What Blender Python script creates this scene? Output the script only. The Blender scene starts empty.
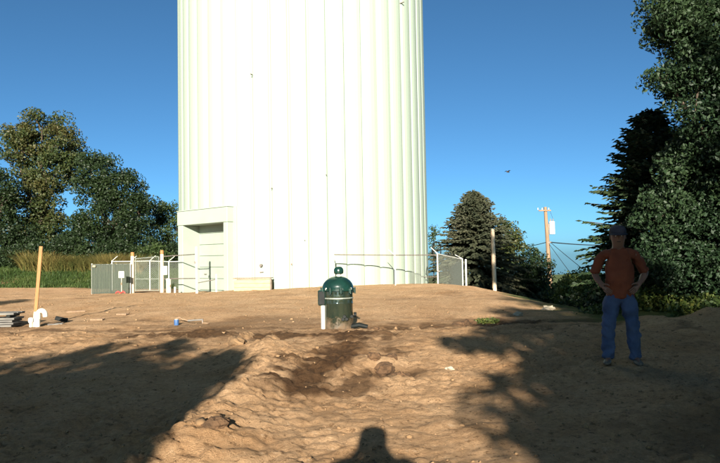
import bpy, math, random
import numpy as np
from mathutils import Matrix, Vector

# ------------------------------------------------------------------ camera, sky, sun, exposure
scene = bpy.context.scene
COL = scene.collection
PITCH, ROLL, CAM_Z, LENS = 2.37, -1.0, 1.5, 32.0
cam = bpy.data.cameras.new('camera')
cam.lens = LENS; cam.sensor_width = 36.0; cam.clip_start = 0.05; cam.clip_end = 6000
cam_ob = bpy.data.objects.new('camera', cam); COL.objects.link(cam_ob)
CAMR = Matrix.Rotation(math.radians(90 + PITCH), 4, 'X') @ Matrix.Rotation(math.radians(ROLL), 4, 'Z')
cam_ob.matrix_world = Matrix.Translation((0, 0, CAM_Z)) @ CAMR
scene.camera = cam_ob

SUN_EL, SUN_AZ = 16.5, -1.5        # the sun stands behind the photographer, a touch to the left
world = bpy.data.worlds.new('World'); scene.world = world; world.use_nodes = True
wn = world.node_tree.nodes; wl = world.node_tree.links
sky = wn.new('ShaderNodeTexSky'); sky.sky_type = 'NISHITA'; sky.sun_disc = False
sky.sun_elevation = math.radians(SUN_EL); sky.sun_rotation = math.radians(180 - SUN_AZ * -1)
sky.altitude = 300; sky.air_density = 0.45; sky.dust_density = 1.0; sky.ozone_density = 4.5
bg = wn['Background']; bg.inputs['Strength'].default_value = 0.05
tint = wn.new('ShaderNodeMix'); tint.data_type = 'RGBA'; tint.blend_type = 'MULTIPLY'; tint.inputs[0].default_value = 1.0
tint.inputs[7].default_value = (.72, 1.0, .88, 1)          # the print's colour cast, the same over the whole sky
wl.new(sky.outputs['Color'], tint.inputs[6]); wl.new(tint.outputs[2], bg.inputs['Color'])

sun = bpy.data.lights.new('sun', 'SUN'); sun.energy = 5.0; sun.angle = math.radians(0.53)
sun.color = (1.0, 0.92, 0.79)
sun_ob = bpy.data.objects.new('sun', sun); COL.objects.link(sun_ob)
_a, _e = math.radians(SUN_AZ), math.radians(SUN_EL)
TO_SUN = Vector((math.sin(_a) * math.cos(_e), -math.cos(_a) * math.cos(_e), math.sin(_e)))
sun_ob.rotation_euler = TO_SUN.to_track_quat('Z', 'Y').to_euler()
sun_ob.location = (-3, -40, 30)

vs = scene.view_settings
vs.view_transform = 'Standard'; vs.look = 'None'; vs.exposure = 1.8; vs.gamma = 1.0

# ------------------------------------------------------------------ helpers
R3 = CAMR.to_3x3()
F = 640.0
def at(px, py, Y):
    """world point at depth Y seen at photograph pixel (px, py)"""
    d = R3 @ Vector(((px - 360) / F, -(py - 231.5) / F, -1))
    s = Y / d.y
    return Vector((d.x * s, Y, CAM_Z + d.z * s))

def sstep(a, b, x):
    t = np.clip((x - a) / (b - a), 0, 1); return t * t * (3 - 2 * t)

_rs = np.random.RandomState(7)
_perm = _rs.rand(256, 256)
def vnoise(x, y, s, o=0):
    x = np.asarray(x, float) / s + 31.7 * o; y = np.asarray(y, float) / s + 17.3 * o
    xi = np.floor(x).astype(int); yi = np.floor(y).astype(int)
    fx = x - xi; fy = y - yi; fx = fx * fx * (3 - 2 * fx); fy = fy * fy * (3 - 2 * fy)
    g = lambda a, b: _perm[a & 255, b & 255]
    return ((g(xi, yi) * (1 - fx) + g(xi + 1, yi) * fx) * (1 - fy) + (g(xi, yi + 1) * (1 - fx) + g(xi + 1, yi + 1) * fx) * fy) * 2 - 1

def clods(x, y, s, o=0):
    """rounded lumps with creases between them (cell noise)"""
    x = np.asarray(x, float) / s + 13.1 * o; y = np.asarray(y, float) / s + 7.7 * o
    xi = np.floor(x).astype(int); yi = np.floor(y).astype(int)
    best = np.full(np.shape(x), 9.0); hgt = np.zeros(np.shape(x))
    for i in (-1, 0, 1):
        for j in (-1, 0, 1):
            a, b = (xi + i) & 255, (yi + j) & 255
            d = np.hypot(xi + i + _perm[a, b] - x, yi + j + _perm[b, a] - y); k = d < best
            hgt = np.where(k, _perm[(a + 71) & 255, b], hgt); best = np.where(k, d, best)
    return np.sqrt(np.clip(1 - (best / .75) ** 2, 0, 1)) * (.25 + .75 * hgt ** 2)

def seg_dist(x, y, pts):
    best = np.full(np.shape(x), 1e9)
    for (ax, ay), (bx, by) in zip(pts[:-1], pts[1:]):
        dx, dy = bx - ax, by - ay
        t = np.clip(((x - ax) * dx + (y - ay) * dy) / (dx * dx + dy * dy), 0, 1)
        best = np.minimum(best, np.hypot(x - ax - t * dx, y - ay - t * dy))
    return best

TRACK = [(-0.25, 11.6), (-0.15, 10.2), (-0.42, 8.6), (-0.74, 6.9)]
TRACK2 = [(0.5, 11.4), (0.4, 9.6), (0.1, 7.9), (-0.15, 6.9)]
RUTS = [[(-16, 13.7), (-6, 13.6), (-1.5, 13.6), (2, 13.7), (6, 14.2)], [(-16, 15.3), (-6, 14.9), (0, 14.7), (5, 15.4)]]
HOLE = (0.35, 8.1)

def dug(x, y):
    nz = .5 * vnoise(x, y, .8, 11) + .35 * vnoise(x, y, .25, 12) + .2 * vnoise(x, y, .09, 13)
    d = np.maximum(sstep(.62, .26, seg_dist(x, y, TRACK) + .5 * nz), .85 * sstep(.36, .10, seg_dist(x, y, TRACK2) + .45 * nz))
    d = np.maximum(d, .95 * sstep(.7, .2, seg_dist(x, y, [(-4.2, 12.2), (-2.6, 11.7), (-1.6, 11.5), (-.5, 11.3)]) + .6 * nz))
    d = np.maximum(d, .9 * sstep(.55, .15, seg_dist(x, y, [(.7, 12.6), (2.2, 13.2), (3.4, 13.6)]) + .6 * nz))
    return d, nz
def ground_z(x, y, fine=True):
    x = np.asarray(x, float); y = np.asarray(y, float)
    z = np.interp(y, [-60, -10, 0, 4, 7.5, 10.5, 13.2, 16, 24, 29.5, 33, 40, 55, 100, 400, 2500],
                  [-.5, -.05, 0, 0.0, .04, .10, .08, .05, .12, .17, .10, -.25, -1.0, -4.0, -16, -75])
    z = z - sstep(30, 55, y) * np.clip(x, -45, 45) * .045 * (1 - sstep(80, 200, y))
    z = z - 1.7 * sstep(3.6, 13, x) * sstep(14, 25, y)
    z = z - 0.25 * sstep(-2, -9, x) * sstep(20, 33, y) * (1 - sstep(40, 55, y))
    z = z + 0.22 * np.exp(-((y - 12.6) / .8) ** 2) * sstep(4.5, 6, x) * (.8 + .5 * vnoise(x, y, .7, 3))   # bank before the weeds
    z = z + .85 * sstep(43, 49, y) * (1 - sstep(75, 120, y)) * sstep(-9, -15, x)          # grassy bank under the left trees
    near = 1 - sstep(30, 60, y)
    z = z + near * (.055 * vnoise(x, y, 2.3, 1) + .03 * vnoise(x, y, .9, 2))
    rough = near * (.35 + .65 * (1 - sstep(12, 14, y)))
    # loose bank beside the left shadow
    z = z + .16 * np.exp(-(seg_dist(x, y, [(-1.35, 5.0), (-1.15, 7.5), (-1.4, 9.5)]) / .45) ** 2)
    z = z - .012 * np.exp(-(seg_dist(x, y, TRACK) / .3) ** 2) - .02 * np.exp(-(seg_dist(x, y, TRACK2) / .15) ** 2)
    z = z - .05 * np.exp(-(seg_dist(x, y, RUTS[0]) / .3) ** 2) - .04 * np.exp(-(seg_dist(x, y, RUTS[1]) / .3) ** 2)
    z = z - .13 * np.exp(-(((x - HOLE[0]) / .3) ** 2 + ((y - HOLE[1]) / .25) ** 2)) + .10 * np.exp(-(((x - HOLE[0] + .1) / .3) ** 2 + ((y - HOLE[1] - .45) / .2) ** 2))
    if fine:
        r2 = np.abs(vnoise(x, y, .34, 4)); r3 = vnoise(x, y, .16, 5)
        patch = .35 + .65 * sstep(-.2, .5, vnoise(x, y, 1.6, 15))
        z = z + rough * (.028 * r2 + patch * (.030 * np.abs(r3) + .026 * np.abs(vnoise(x, y, .085, 6)) + .010 * vnoise(x, y, .045, 7)))
        z = z + rough * .06 * np.maximum(0, vnoise(x, y, .3, 8) - .45)
        cl = rough * sstep(-.35, .5, vnoise(x, y, 1.3, 16) + .35 * vnoise(x, y, .5, 17))
        z = z + cl * (.030 * clods(x, y, .24, 1) + .030 * clods(x, y, .11, 2)) + rough * .012 * clods(x, y, .10, 3)
        lump = np.maximum(dug(x, y)[0], np.exp(-(seg_dist(x, y, [(-1.6, 4.6), (-1.2, 6.5), (-1.35, 9.8)]) / .6) ** 2))
        z = z + lump * (.055 * clods(x, y, .22, 4) + .045 * clods(x, y, .10, 5) + .02 * np.abs(vnoise(x, y, .06, 33)) - .03)
    return z
def gz(x, y): return float(ground_z(x, y))
def on_ground(px, py, Y, sink=0.0):
    p = at(px, py, Y); return Vector((p.x, Y, gz(p.x, Y) - sink))

def mesh_np(name, V, Fq, mats, smooth=False, parent=None, mat_idx=None):
    """one object from numpy verts and equal-sized faces (or a list of faces)"""
    me = bpy.data.meshes.new(name)
    if isinstance(Fq, np.ndarray):
        V = np.ascontiguousarray(V, np.float32); n, k = Fq.shape
        me.vertices.add(len(V)); me.vertices.foreach_set('co', V.ravel())
        me.loops.add(n * k); me.loops.foreach_set('vertex_index', np.ascontiguousarray(Fq, np.int32).ravel())
        me.polygons.add(n); me.polygons.foreach_set('loop_start', np.arange(0, n * k, k, dtype=np.int32))
        me.update(calc_edges=True); me.validate()
    else:
        me.from_pydata([tuple(v) for v in V], [], Fq)
    for m in (mats if isinstance(mats, (list, tuple)) else [mats]): me.materials.append(m)
    if mat_idx is not None: me.polygons.foreach_set('material_index', np.asarray(mat_idx, np.int32))
    if smooth: me.polygons.foreach_set('use_smooth', np.ones(len(me.polygons), bool))
    me.update()
    return link(name, me, parent)
def link(name, me, parent=None):
    o = bpy.data.objects.new(name, me); COL.objects.link(o)
    if parent is not None: o.parent = parent
    return o
def tag(o, label=None, cat=None, group=None, kind=None):
    for k, v in (('label', label), ('category', cat), ('group', group), ('kind', kind)):
        if v: o[k] = v
    return o
def empty(name, loc=(0, 0, 0), rz=0, label=None, cat=None, group=None):
    o = bpy.data.objects.new(name, None); COL.objects.link(o); o.location = loc; o.rotation_euler = (0, 0, rz)
    o.empty_display_size = .2
    return tag(o, label, cat, group)

class MB:
    def __init__(s): s.v = []; s.f = []
    def add(s, V, Fc):
        n = len(s.v); s.v += [tuple(map(float, p)) for p in V]; s.f += [tuple(i + n for i in f) for f in Fc]; return s
    def box(s, c, d, rot=None, bev=0.0):
        hx, hy, hz = d[0] / 2, d[1] / 2, d[2] / 2
        b = min(bev, hx * .9, hy * .9, hz * .9)
        if b > 0:
            P, Fc = [], []
            for sx in (-1, 1):
                for sy in (-1, 1):
                    for sz in (-1, 1):
                        P += [(sx * hx, sy * (hy - b), sz * (hz - b)), (sx * (hx - b), sy * hy, sz * (hz - b)), (sx * (hx - b), sy * (hy - b), sz * hz)]
            I = lambda sx, sy, sz, k: ((sx > 0) * 4 + (sy > 0) * 2 + (sz > 0)) * 3 + k
            for q in (-1, 1):
                Fc.append([I(q, a, b_, 0) for a, b_ in ((-1, -1), (1, -1), (1, 1), (-1, 1))][::q])
                Fc.append([I(a, q, b_, 1) for a, b_ in ((-1, -1), (1, -1), (1, 1), (-1, 1))][::-q])
                Fc.append([I(a, b_, q, 2) for a, b_ in ((-1, -1), (1, -1), (1, 1), (-1, 1))][::q])
            for a in (-1, 1):
                for b_ in (-1, 1):
                    Fc.append((I(a, b_, -1, 0), I(a, b_, 1, 0), I(a, b_, 1, 1), I(a, b_, -1, 1)))
                    Fc.append((I(-1, a, b_, 1), I(1, a, b_, 1), I(1, a, b_, 2), I(-1, a, b_, 2)))
                    Fc.append((I(a, -1, b_, 0), I(a, 1, b_, 0), I(a, 1, b_, 2), I(a, -1, b_, 2)))
                    for c_ in (-1, 1): Fc.append((I(a, b_, c_, 0), I(a, b_, c_, 1), I(a, b_, c_, 2)))
        else:
            P = [(x, y, z) for x in (-hx, hx) for y in (-hy, hy) for z in (-hz, hz)]
            Fc = [(0, 1, 3, 2), (4, 6, 7, 5), (0, 4, 5, 1), (2, 3, 7, 6), (0, 2, 6, 4), (1, 5, 7, 3)]
        if rot is not None: P = [rot @ Vector(p) for p in P]
        return s.add([(p[0] + c[0], p[1] + c[1], p[2] + c[2]) for p in P], Fc)
    def tube(s, pts, r, n=8, caps=True):
        pts = [Vector(p) for p in pts]
        rs = r if isinstance(r, (list, tuple)) else [r] * len(pts)
        V, Fc = [], []; up = None
        for i, p in enumerate(pts):
            d = (pts[min(i + 1, len(pts) - 1)] - pts[max(i - 1, 0)]).normalized()
            if up is None:
                up = Vector((1, 0, 0)) if abs(d.x) < .8 else Vector((0, 0, 1))
            up = (up - d * up.dot(d)).normalized(); w = d.cross(up)
            for k in range(n):
                a = 2 * math.pi * k / n
                V.append(p + (up * math.cos(a) + w * math.sin(a)) * rs[i])
        for i in range(len(pts) - 1):
            for k in range(n):
                Fc.append((i * n + k, i * n + (k + 1) % n, (i + 1) * n + (k + 1) % n, (i + 1) * n + k))
        if caps:
            Fc.append(tuple(range(n))[::-1]); Fc.append(tuple((len(pts) - 1) * n + k for k in range(n)))
        return s.add(V, Fc)
    def lathe(s, prof, n=24, c=(0, 0, 0)):
        V, Fc = [], []
        for r, z in prof:
            for k in range(n):
                a = 2 * math.pi * k / n; V.append((c[0] + r * math.cos(a), c[1] + r * math.sin(a), c[2] + z))
        for i in range(len(prof) - 1):
            for k in range(n):
                Fc.append((i * n + k, i * n + (k + 1) % n, (i + 1) * n + (k + 1) % n, (i + 1) * n + k))
        Fc.append(tuple(range(n))[::-1]); Fc.append(tuple((len(prof) - 1) * n + k for k in range(n)))
        return s.add(V, Fc)
    def build(s, name, mat, parent=None, smooth=False):
        o = mesh_np(name, s.v, s.f, mat, smooth, parent)
        if smooth:
            try: o.data.set_sharp_from_angle(angle=math.radians(38))
            except Exception: pass
        return o

# ------------------------------------------------------------------ materials
MATS = {}
def mat(name, c1, c2=None, rough=.7, scale=4.0, bump=0.0, bscale=None, metal=0.0, stretch=(1, 1, 1), spec=.3, detail=5, lo=.35, hi=.65):
    m = bpy.data.materials.new(name); m.use_nodes = True; MATS[name] = m
    nt = m.node_tree; n = nt.nodes; l = nt.links; b = n['Principled BSDF']
    b.inputs['Roughness'].default_value = rough; b.inputs['Metallic'].default_value = metal
    b.inputs['Specular IOR Level'].default_value = spec
    c2 = c2 or tuple(v * .75 for v in c1)
    tc = n.new('ShaderNodeTexCoord'); mp = n.new('ShaderNodeMapping'); mp.inputs['Scale'].default_value = stretch
    l.new(tc.outputs['Object'], mp.inputs['Vector'])
    nz = n.new('ShaderNodeTexNoise'); nz.inputs['Scale'].default_value = scale; nz.inputs['Detail'].default_value = detail
    l.new(mp.outputs['Vector'], nz.inputs['Vector'])
    rp = n.new('ShaderNodeValToRGB'); rp.color_ramp.elements[0].position = lo; rp.color_ramp.elements[1].position = hi
    rp.color_ramp.elements[0].color = (*c2, 1); rp.color_ramp.elements[1].color = (*c1, 1)
    l.new(nz.outputs['Fac'], rp.inputs['Fac']); l.new(rp.outputs['Color'], b.inputs['Base Color'])
    if bump:
        nb = n.new('ShaderNodeTexNoise'); nb.inputs['Scale'].default_value = bscale or scale * 6; nb.inputs['Detail'].default_value = 6
        l.new(mp.outputs['Vector'], nb.inputs['Vector'])
        bp = n.new('ShaderNodeBump'); bp.inputs['Strength'].default_value = bump; bp.inputs['Distance'].default_value = .02
        l.new(nb.outputs['Fac'], bp.inputs['Height']); l.new(bp.outputs['Normal'], b.inputs['Normal'])
    return m

def leaf_mat(name, cols, trans=.3, rough=.55):
    m = bpy.data.materials.new(name); m.use_nodes = True
    nt = m.node_tree; n = nt.nodes; l = nt.links; b = n['Principled BSDF']
    b.inputs['Roughness'].default_value = rough; b.inputs['Specular IOR Level'].default_value = .3
    g = n.new('ShaderNodeNewGeometry'); rp = n.new('ShaderNodeValToRGB'); cr = rp.color_ramp
    while len(cr.elements) < len(cols): cr.elements.new(.5)
    for i, c in enumerate(cols):
        cr.elements[i].position = i / max(1, len(cols) - 1); cr.elements[i].color = (*c, 1)
    tc = n.new('ShaderNodeTexCoord'); nz = n.new('ShaderNodeTexNoise'); nz.inputs['Scale'].default_value = .45; nz.inputs['Detail'].default_value = 2
    l.new(tc.outputs['Object'], nz.inputs['Vector'])
    mx = n.new('ShaderNodeMath'); mx.operation = 'MULTIPLY_ADD'; mx.inputs[1].default_value = .55
    l.new(g.outputs['Random Per Island'], mx.inputs[0])
    m2 = n.new('ShaderNodeMath'); m2.operation = 'MULTIPLY_ADD'; m2.inputs[1].default_value = 1.5; m2.inputs[2].default_value = -.52
    l.new(nz.outputs['Fac'], m2.inputs[0]); l.new(m2.outputs[0], mx.inputs[2]); l.new(mx.outputs[0], rp.inputs['Fac'])
    l.new(rp.outputs['Color'], b.inputs['Base Color'])
    t = n.new('ShaderNodeBsdfTranslucent'); l.new(rp.outputs['Color'], t.inputs['Color'])
    ms = n.new('ShaderNodeMixShader'); ms.inputs[0].default_value = trans
    l.new(b.outputs[0], ms.inputs[1]); l.new(t.outputs[0], ms.inputs[2]); l.new(ms.outputs[0], n['Material Output'].inputs['Surface'])
    return m

M_white = mat('tower_paint', (.252, .298, .24), (.235, .28, .225), rough=.55, scale=.5, stretch=(1, 1, .12), bump=.03, bscale=9)
M_white2 = mat('portal_paint', (.25, .29, .245), (.235, .275, .23), rough=.6, scale=.9, bump=.03, bscale=12)
M_door = mat('door_paint', (.235, .275, .23), (.215, .255, .21), rough=.5, scale=2, bump=.02)
M_pipew = mat('white_plastic', (.55, .55, .48), (.42, .41, .35), rough=.4, scale=6)
M_galv = mat('galvanised_steel', (.52, .52, .47), (.40, .40, .36), rough=.5, scale=14, metal=.1)
M_wire = mat('fence_wire', (.22, .24, .20), (.15, .165, .14), rough=.5, scale=20, metal=.3)
M_rail = mat('dark_rail', (.17, .14, .12), (.10, .09, .08), rough=.6, scale=9, metal=.2)
M_wood = mat('pine_lumber', (.52, .33, .15), (.40, .24, .10), rough=.75, scale=5, stretch=(5, 5, .5), bump=.15, bscale=25)
M_woodw = mat('whitewashed_post', (.48, .44, .34), (.32, .27, .19), rough=.8, scale=6, stretch=(4, 4, .4), bump=.2, bscale=25)
M_orange = mat('orange_stake_paint', (.29, .135, .045), (.22, .10, .035), rough=.7, scale=9, stretch=(3, 3, .5))
M_pole = mat('weathered_pole', (.24, .16, .095), (.14, .09, .055), rough=.85, scale=5, stretch=(6, 6, .3), bump=.3, bscale=18)
M_polepale = mat('pale_pole', (.62, .51, .37), (.45, .35, .24), rough=.85, scale=5, stretch=(6, 6, .3), bump=.3, bscale=18)
M_grey = mat('grey_boards', (.16, .15, .13), (.08, .075, .07), rough=.85, scale=6, stretch=(.6, 6, 6), bump=.2)
M_ply = mat('plywood', (.42, .30, .165), (.34, .23, .12), rough=.7, scale=3, stretch=(1, 1, 5), bump=.08)
M_pump = mat('green_fibreglass', (.006, .026, .019), (.004, .016, .012), rough=.22, scale=5, spec=.6, bump=.05)
M_pumpb = mat('dark_pump_barrel', (.022, .026, .016), (.006, .013, .010), rough=.3, scale=3, stretch=(3, 3, .6), spec=.6, bump=.12, bscale=9, lo=.3, hi=.7)
def add_mud(m, z0, z1):
    nt = m.node_tree; n = nt.nodes; l = nt.links; b = n['Principled BSDF']; src = b.inputs['Base Color'].links[0].from_socket
    tc = n.new('ShaderNodeTexCoord'); sp = n.new('ShaderNodeSeparateXYZ'); l.new(tc.outputs['Object'], sp.inputs[0])
    nz = n.new('ShaderNodeTexNoise'); nz.inputs['Scale'].default_value = 7; nz.inputs['Detail'].default_value = 9; nz.inputs['Roughness'].default_value = .75; l.new(tc.outputs['Object'], nz.inputs['Vector'])
    ad = n.new('ShaderNodeMath'); ad.operation = 'MULTIPLY_ADD'; ad.inputs[1].default_value = -.9; l.new(nz.outputs['Fac'], ad.inputs[0]); l.new(sp.outputs['Z'], ad.inputs[2])
    mr = n.new('ShaderNodeMapRange'); mr.inputs[1].default_value = z1 - .45; mr.inputs[2].default_value = z0 - .45; l.new(ad.outputs[0], mr.inputs[0])
    x = n.new('ShaderNodeMix'); x.data_type = 'RGBA'; l.new(mr.outputs[0], x.inputs[0]); l.new(src, x.inputs[6]); x.inputs[7].default_value = (.10, .062, .032, 1); l.new(x.outputs[2], b.inputs['Base Color'])
    l.new(mr.outputs[0], b.inputs['Roughness'])
add_mud(M_pumpb, -.02, .24)
M_black = mat('black_plastic', (.008, .010, .009), (.004, .005, .005), rough=.6, scale=8, spec=.15)
M_red = mat('red_plastic', (.45, .04, .03), rough=.5)
M_blue = mat('blue_plastic', (.035, .09, .21), (.03, .07, .17), rough=.5)
M_slat = mat('green_privacy_slats', (.036, .047, .031), (.022, .031, .021), rough=.6, scale=3, stretch=(6, 6, .4))
M_bark = mat('bark', (.085, .062, .042), (.04, .03, .022), rough=.9, scale=5, stretch=(4, 4, .5), bump=.6, bscale=12)
M_transf = mat('transformer_grey', (.50, .52, .50), (.40, .42, .41), rough=.5)
M_cable = mat('black_cable', (.02, .02, .02), rough=.6)
M_skin = mat('skin', (.17, .085, .055), (.14, .07, .045), rough=.55, scale=9)
M_shirt = mat('rust_orange_cotton', (.17, .043, .018), (.12, .030, .013), rough=.9, scale=6, bump=.2, bscale=60)
M_jean = mat('blue_denim', (.05, .075, .15), (.03, .048, .10), rough=.9, scale=7, bump=.25, bscale=90)
M_cap = mat('navy_cap', (.015, .018, .030), rough=.85, scale=30)
M_shoe = mat('leather_shoe', (.10, .085, .07), rough=.6)
M_eye = mat('eye', (.6, .6, .58), rough=.3)
M_hair = mat('dark_hair', (.04, .028, .02), rough=.7, scale=40)
M_jacket = mat('grey_jacket', (.12, .12, .13), rough=.9)

L_olive = leaf_mat('leaves_olive_turning', [(.016, .032, .010), (.032, .050, .014), (.052, .058, .017), (.075, .062, .020)])
L_dark = leaf_mat('leaves_dark_green', [(.008, .018, .006), (.015, .029, .009), (.028, .045, .013)])
L_ash = leaf_mat('leaves_ash_green', [(.010, .025, .011), (.018, .038, .015), (.032, .055, .021)])
L_mid = leaf_mat('leaves_mid_green', [(.018, .034, .010), (.034, .056, .015), (.058, .078, .021)])
L_yel = leaf_mat('leaves_yellow_green', [(.03, .055, .013), (.065, .090, .019), (.14, .13, .028)])
L_spruce = leaf_mat('needles_blue_green', [(.034, .044, .026), (.055, .062, .036), (.085, .080, .044)], trans=.08)
L_fir = leaf_mat('needles_dark', [(.012, .026, .011), (.024, .045, .017), (.045, .056, .021)], trans=.08)
L_corn = leaf_mat('corn_gold', [(.06, .08, .022), (.15, .13, .04), (.26, .19, .065)], trans=.3)
L_grass = leaf_mat('grass_blades', [(.025, .048, .012), (.045, .075, .018), (.075, .095, .025)], trans=.3)

def ground_material():
    m = bpy.data.materials.new('bare_earth'); m.use_nodes = True
    nt = m.node_tree; n = nt.nodes; l = nt.links; b = n['Principled BSDF']
    b.inputs['Roughness'].default_value = .95; b.inputs['Specular IOR Level'].default_value = .12
    tc = n.new('ShaderNodeTexCoord')
    def noise(sc, det=6, rough=.6):
        z = n.new('ShaderNodeTexNoise'); z.inputs['Scale'].default_value = sc; z.inputs['Detail'].default_value = det
        z.inputs['Roughness'].default_value = rough; l.new(tc.outputs['Object'], z.inputs['Vector']); return z.outputs['Fac']
    def ramp(f, a, ca, b_, cb):
        r = n.new('ShaderNodeValToRGB'); r.color_ramp.elements[0].position = a; r.color_ramp.elements[1].position = b_
        r.color_ramp.elements[0].color = (*ca, 1); r.color_ramp.elements[1].color = (*cb, 1); l.new(f, r.inputs['Fac']); return r.outputs['Color']
    def mix(f, a, b_, mode='MIX'):
        x = n.new('ShaderNodeMix'); x.data_type = 'RGBA'; x.blend_type = mode
        if isinstance(f, float): x.inputs[0].default_value = f
        else: l.new(f, x.inputs[0])
        l.new(a, x.inputs[6]); l.new(b_, x.inputs[7]); return x.outputs[2]
    base = ramp(noise(.9, 8, .65), .34, (.58, .345, .175), .66, (.76, .50, .29))
    fine = ramp(noise(14, 8, .75), .30, (.70, .66, .60), .58, (1.0, 1.0, 1.0))
    dirt = mix(.8, base, fine, 'MULTIPLY')
    crumb = ramp(noise(34, 8, .85), .36, (.50, .46, .42), .56, (1.0, 1.0, 1.0))
    dirt = mix(.6, dirt, crumb, 'MULTIPLY')
    pale = ramp(noise(38, 3, .6), .66, (0, 0, 0), .74, (1, 1, 1))
    pc = n.new('ShaderNodeRGB'); pc.outputs[0].default_value = (.60, .46, .30, 1)
    dirt = mix(pale, dirt, pc.outputs[0])
    speck = ramp(noise(6.5, 10, .88), .53, (0, 0, 0), .66, (.85, .85, .85))
    speck2 = ramp(noise(13, 5, .75), .57, (0, 0, 0), .64, (.75, .75, .75))
    light2 = ramp(noise(10.3, 5, .75), .60, (0, 0, 0), .68, (.6, .6, .6))
    sc_ = n.new('ShaderNodeRGB'); sc_.outputs[0].default_value = (.20, .112, .052, 1)
    dirt = mix(speck, dirt, sc_.outputs[0])
    lc_ = n.new('ShaderNodeRGB'); lc_.outputs[0].default_value = (.74, .53, .34, 1)
    dirt = mix(light2, dirt, lc_.outputs[0])
    dirt = mix(speck2, dirt, sc_.outputs[0])
    def attr(nm):
        a = n.new('ShaderNodeAttribute'); a.attribute_name = nm; return a.outputs['Fac']
    wet = ramp(noise(7, 6), .3, (.06, .031, .014), .7, (.145, .078, .036))
    dirt = mix(attr('damp'), dirt, wet)
    gr = ramp(noise(1.6, 7), .35, (.060, .085, .024), .65, (.12, .14, .040))
    colr = mix(attr('grass'), dirt, gr)
    l.new(colr, b.inputs['Base Color'])
    bp = n.new('ShaderNodeBump'); bp.inputs['Strength'].default_value = 1.0; bp.inputs['Distance'].default_value = .07
    ad = n.new('ShaderNodeMath'); ad.operation = 'ADD'; l.new(noise(11, 9, .8), ad.inputs[0]); l.new(noise(70, 6, .8), ad.inputs[1])
    l.new(ad.outputs[0], bp.inputs['Height']); l.new(bp.outputs['Normal'], b.inputs['Normal'])
    return m
M_ground = ground_material()

# ------------------------------------------------------------------ ground
def build_ground():
    ys = [-80, -60, -45, -32, -24, -18, -13, -9, -6, -4, -2.5, -1, 0, .8, 1.6, 2.2, 2.8, 3.2]
    y = 3.4
    while y < 60:
        ys.append(y); y += min(.5, max(.03, .0026 * y * (1 + y / 20)))
    while y < 2600: ys.append(y); y *= 1.06
    ys = np.array(ys)
    nc = 680
    t = np.linspace(-1, 1, nc)
    core = np.clip(np.abs(t) / .93, 0, 1) * np.sign(t)
    out = np.clip((np.abs(t) - .93) / .07, 0, 1) ** 2 * np.sign(t)
    w = np.maximum(6.0, .72 * ys + 3.5)
    X = core[None, :] * w[:, None] + out[None, :] * (120 + .6 * np.abs(ys[:, None]))
    Y = np.repeat(ys[:, None], nc, 1)
    Z = ground_z(X, Y)
    V = np.stack([X, Y, Z], -1).reshape(-1, 3)
    i = np.arange(len(ys) - 1)[:, None] * nc + np.arange(nc - 1)[None, :]
    Fq = np.stack([i, i + 1, i + nc + 1, i + nc], -1).reshape(-1, 4)
    o = mesh_np('ground', V, Fq, M_ground, smooth=True)
    x, y = V[:, 0], V[:, 1]
    damp, nz = dug(x, y)
    damp = np.maximum(damp, .8 * sstep(.5, .1, seg_dist(x, y, RUTS[0]) + .5 * nz))
    damp = np.maximum(damp, .9 * sstep(.6, .2, np.hypot(x - HOLE[0], (y - HOLE[1]) * 1.3) + .2 * nz))
    damp = np.maximum(damp, .6 * sstep(.1, .7, nz) * sstep(6, 2, np.abs(y - 13)))
    damp = np.maximum(damp, .8 * sstep(1.2, .3, np.hypot(x - 2.7, (y - 14.2)) + .5 * nz))
    damp = np.maximum(damp, .5 * sstep(.25, .8, vnoise(x, y, 3.1, 14) + .5 * nz))
    grass = np.maximum(sstep(42, 45, y + 3 * nz + .25 * (x + 20)), sstep(4.8, 6.5, x + nz - .12 * (y - 22)) * sstep(12.8, 14, y + nz))
    grass = np.maximum(grass, sstep(33, 38, y + 2 * nz) * sstep(3, 6, x))
    grass = np.maximum(grass, sstep(-2, -6, y + nz))
    for nm, a in (('damp', damp), ('grass', grass)):
        at_ = o.data.attributes.new(nm, 'FLOAT', 'POINT'); at_.data.foreach_set('value', a.astype(np.float32))
    tag(o, kind='structure'); return o
build_ground()

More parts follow.
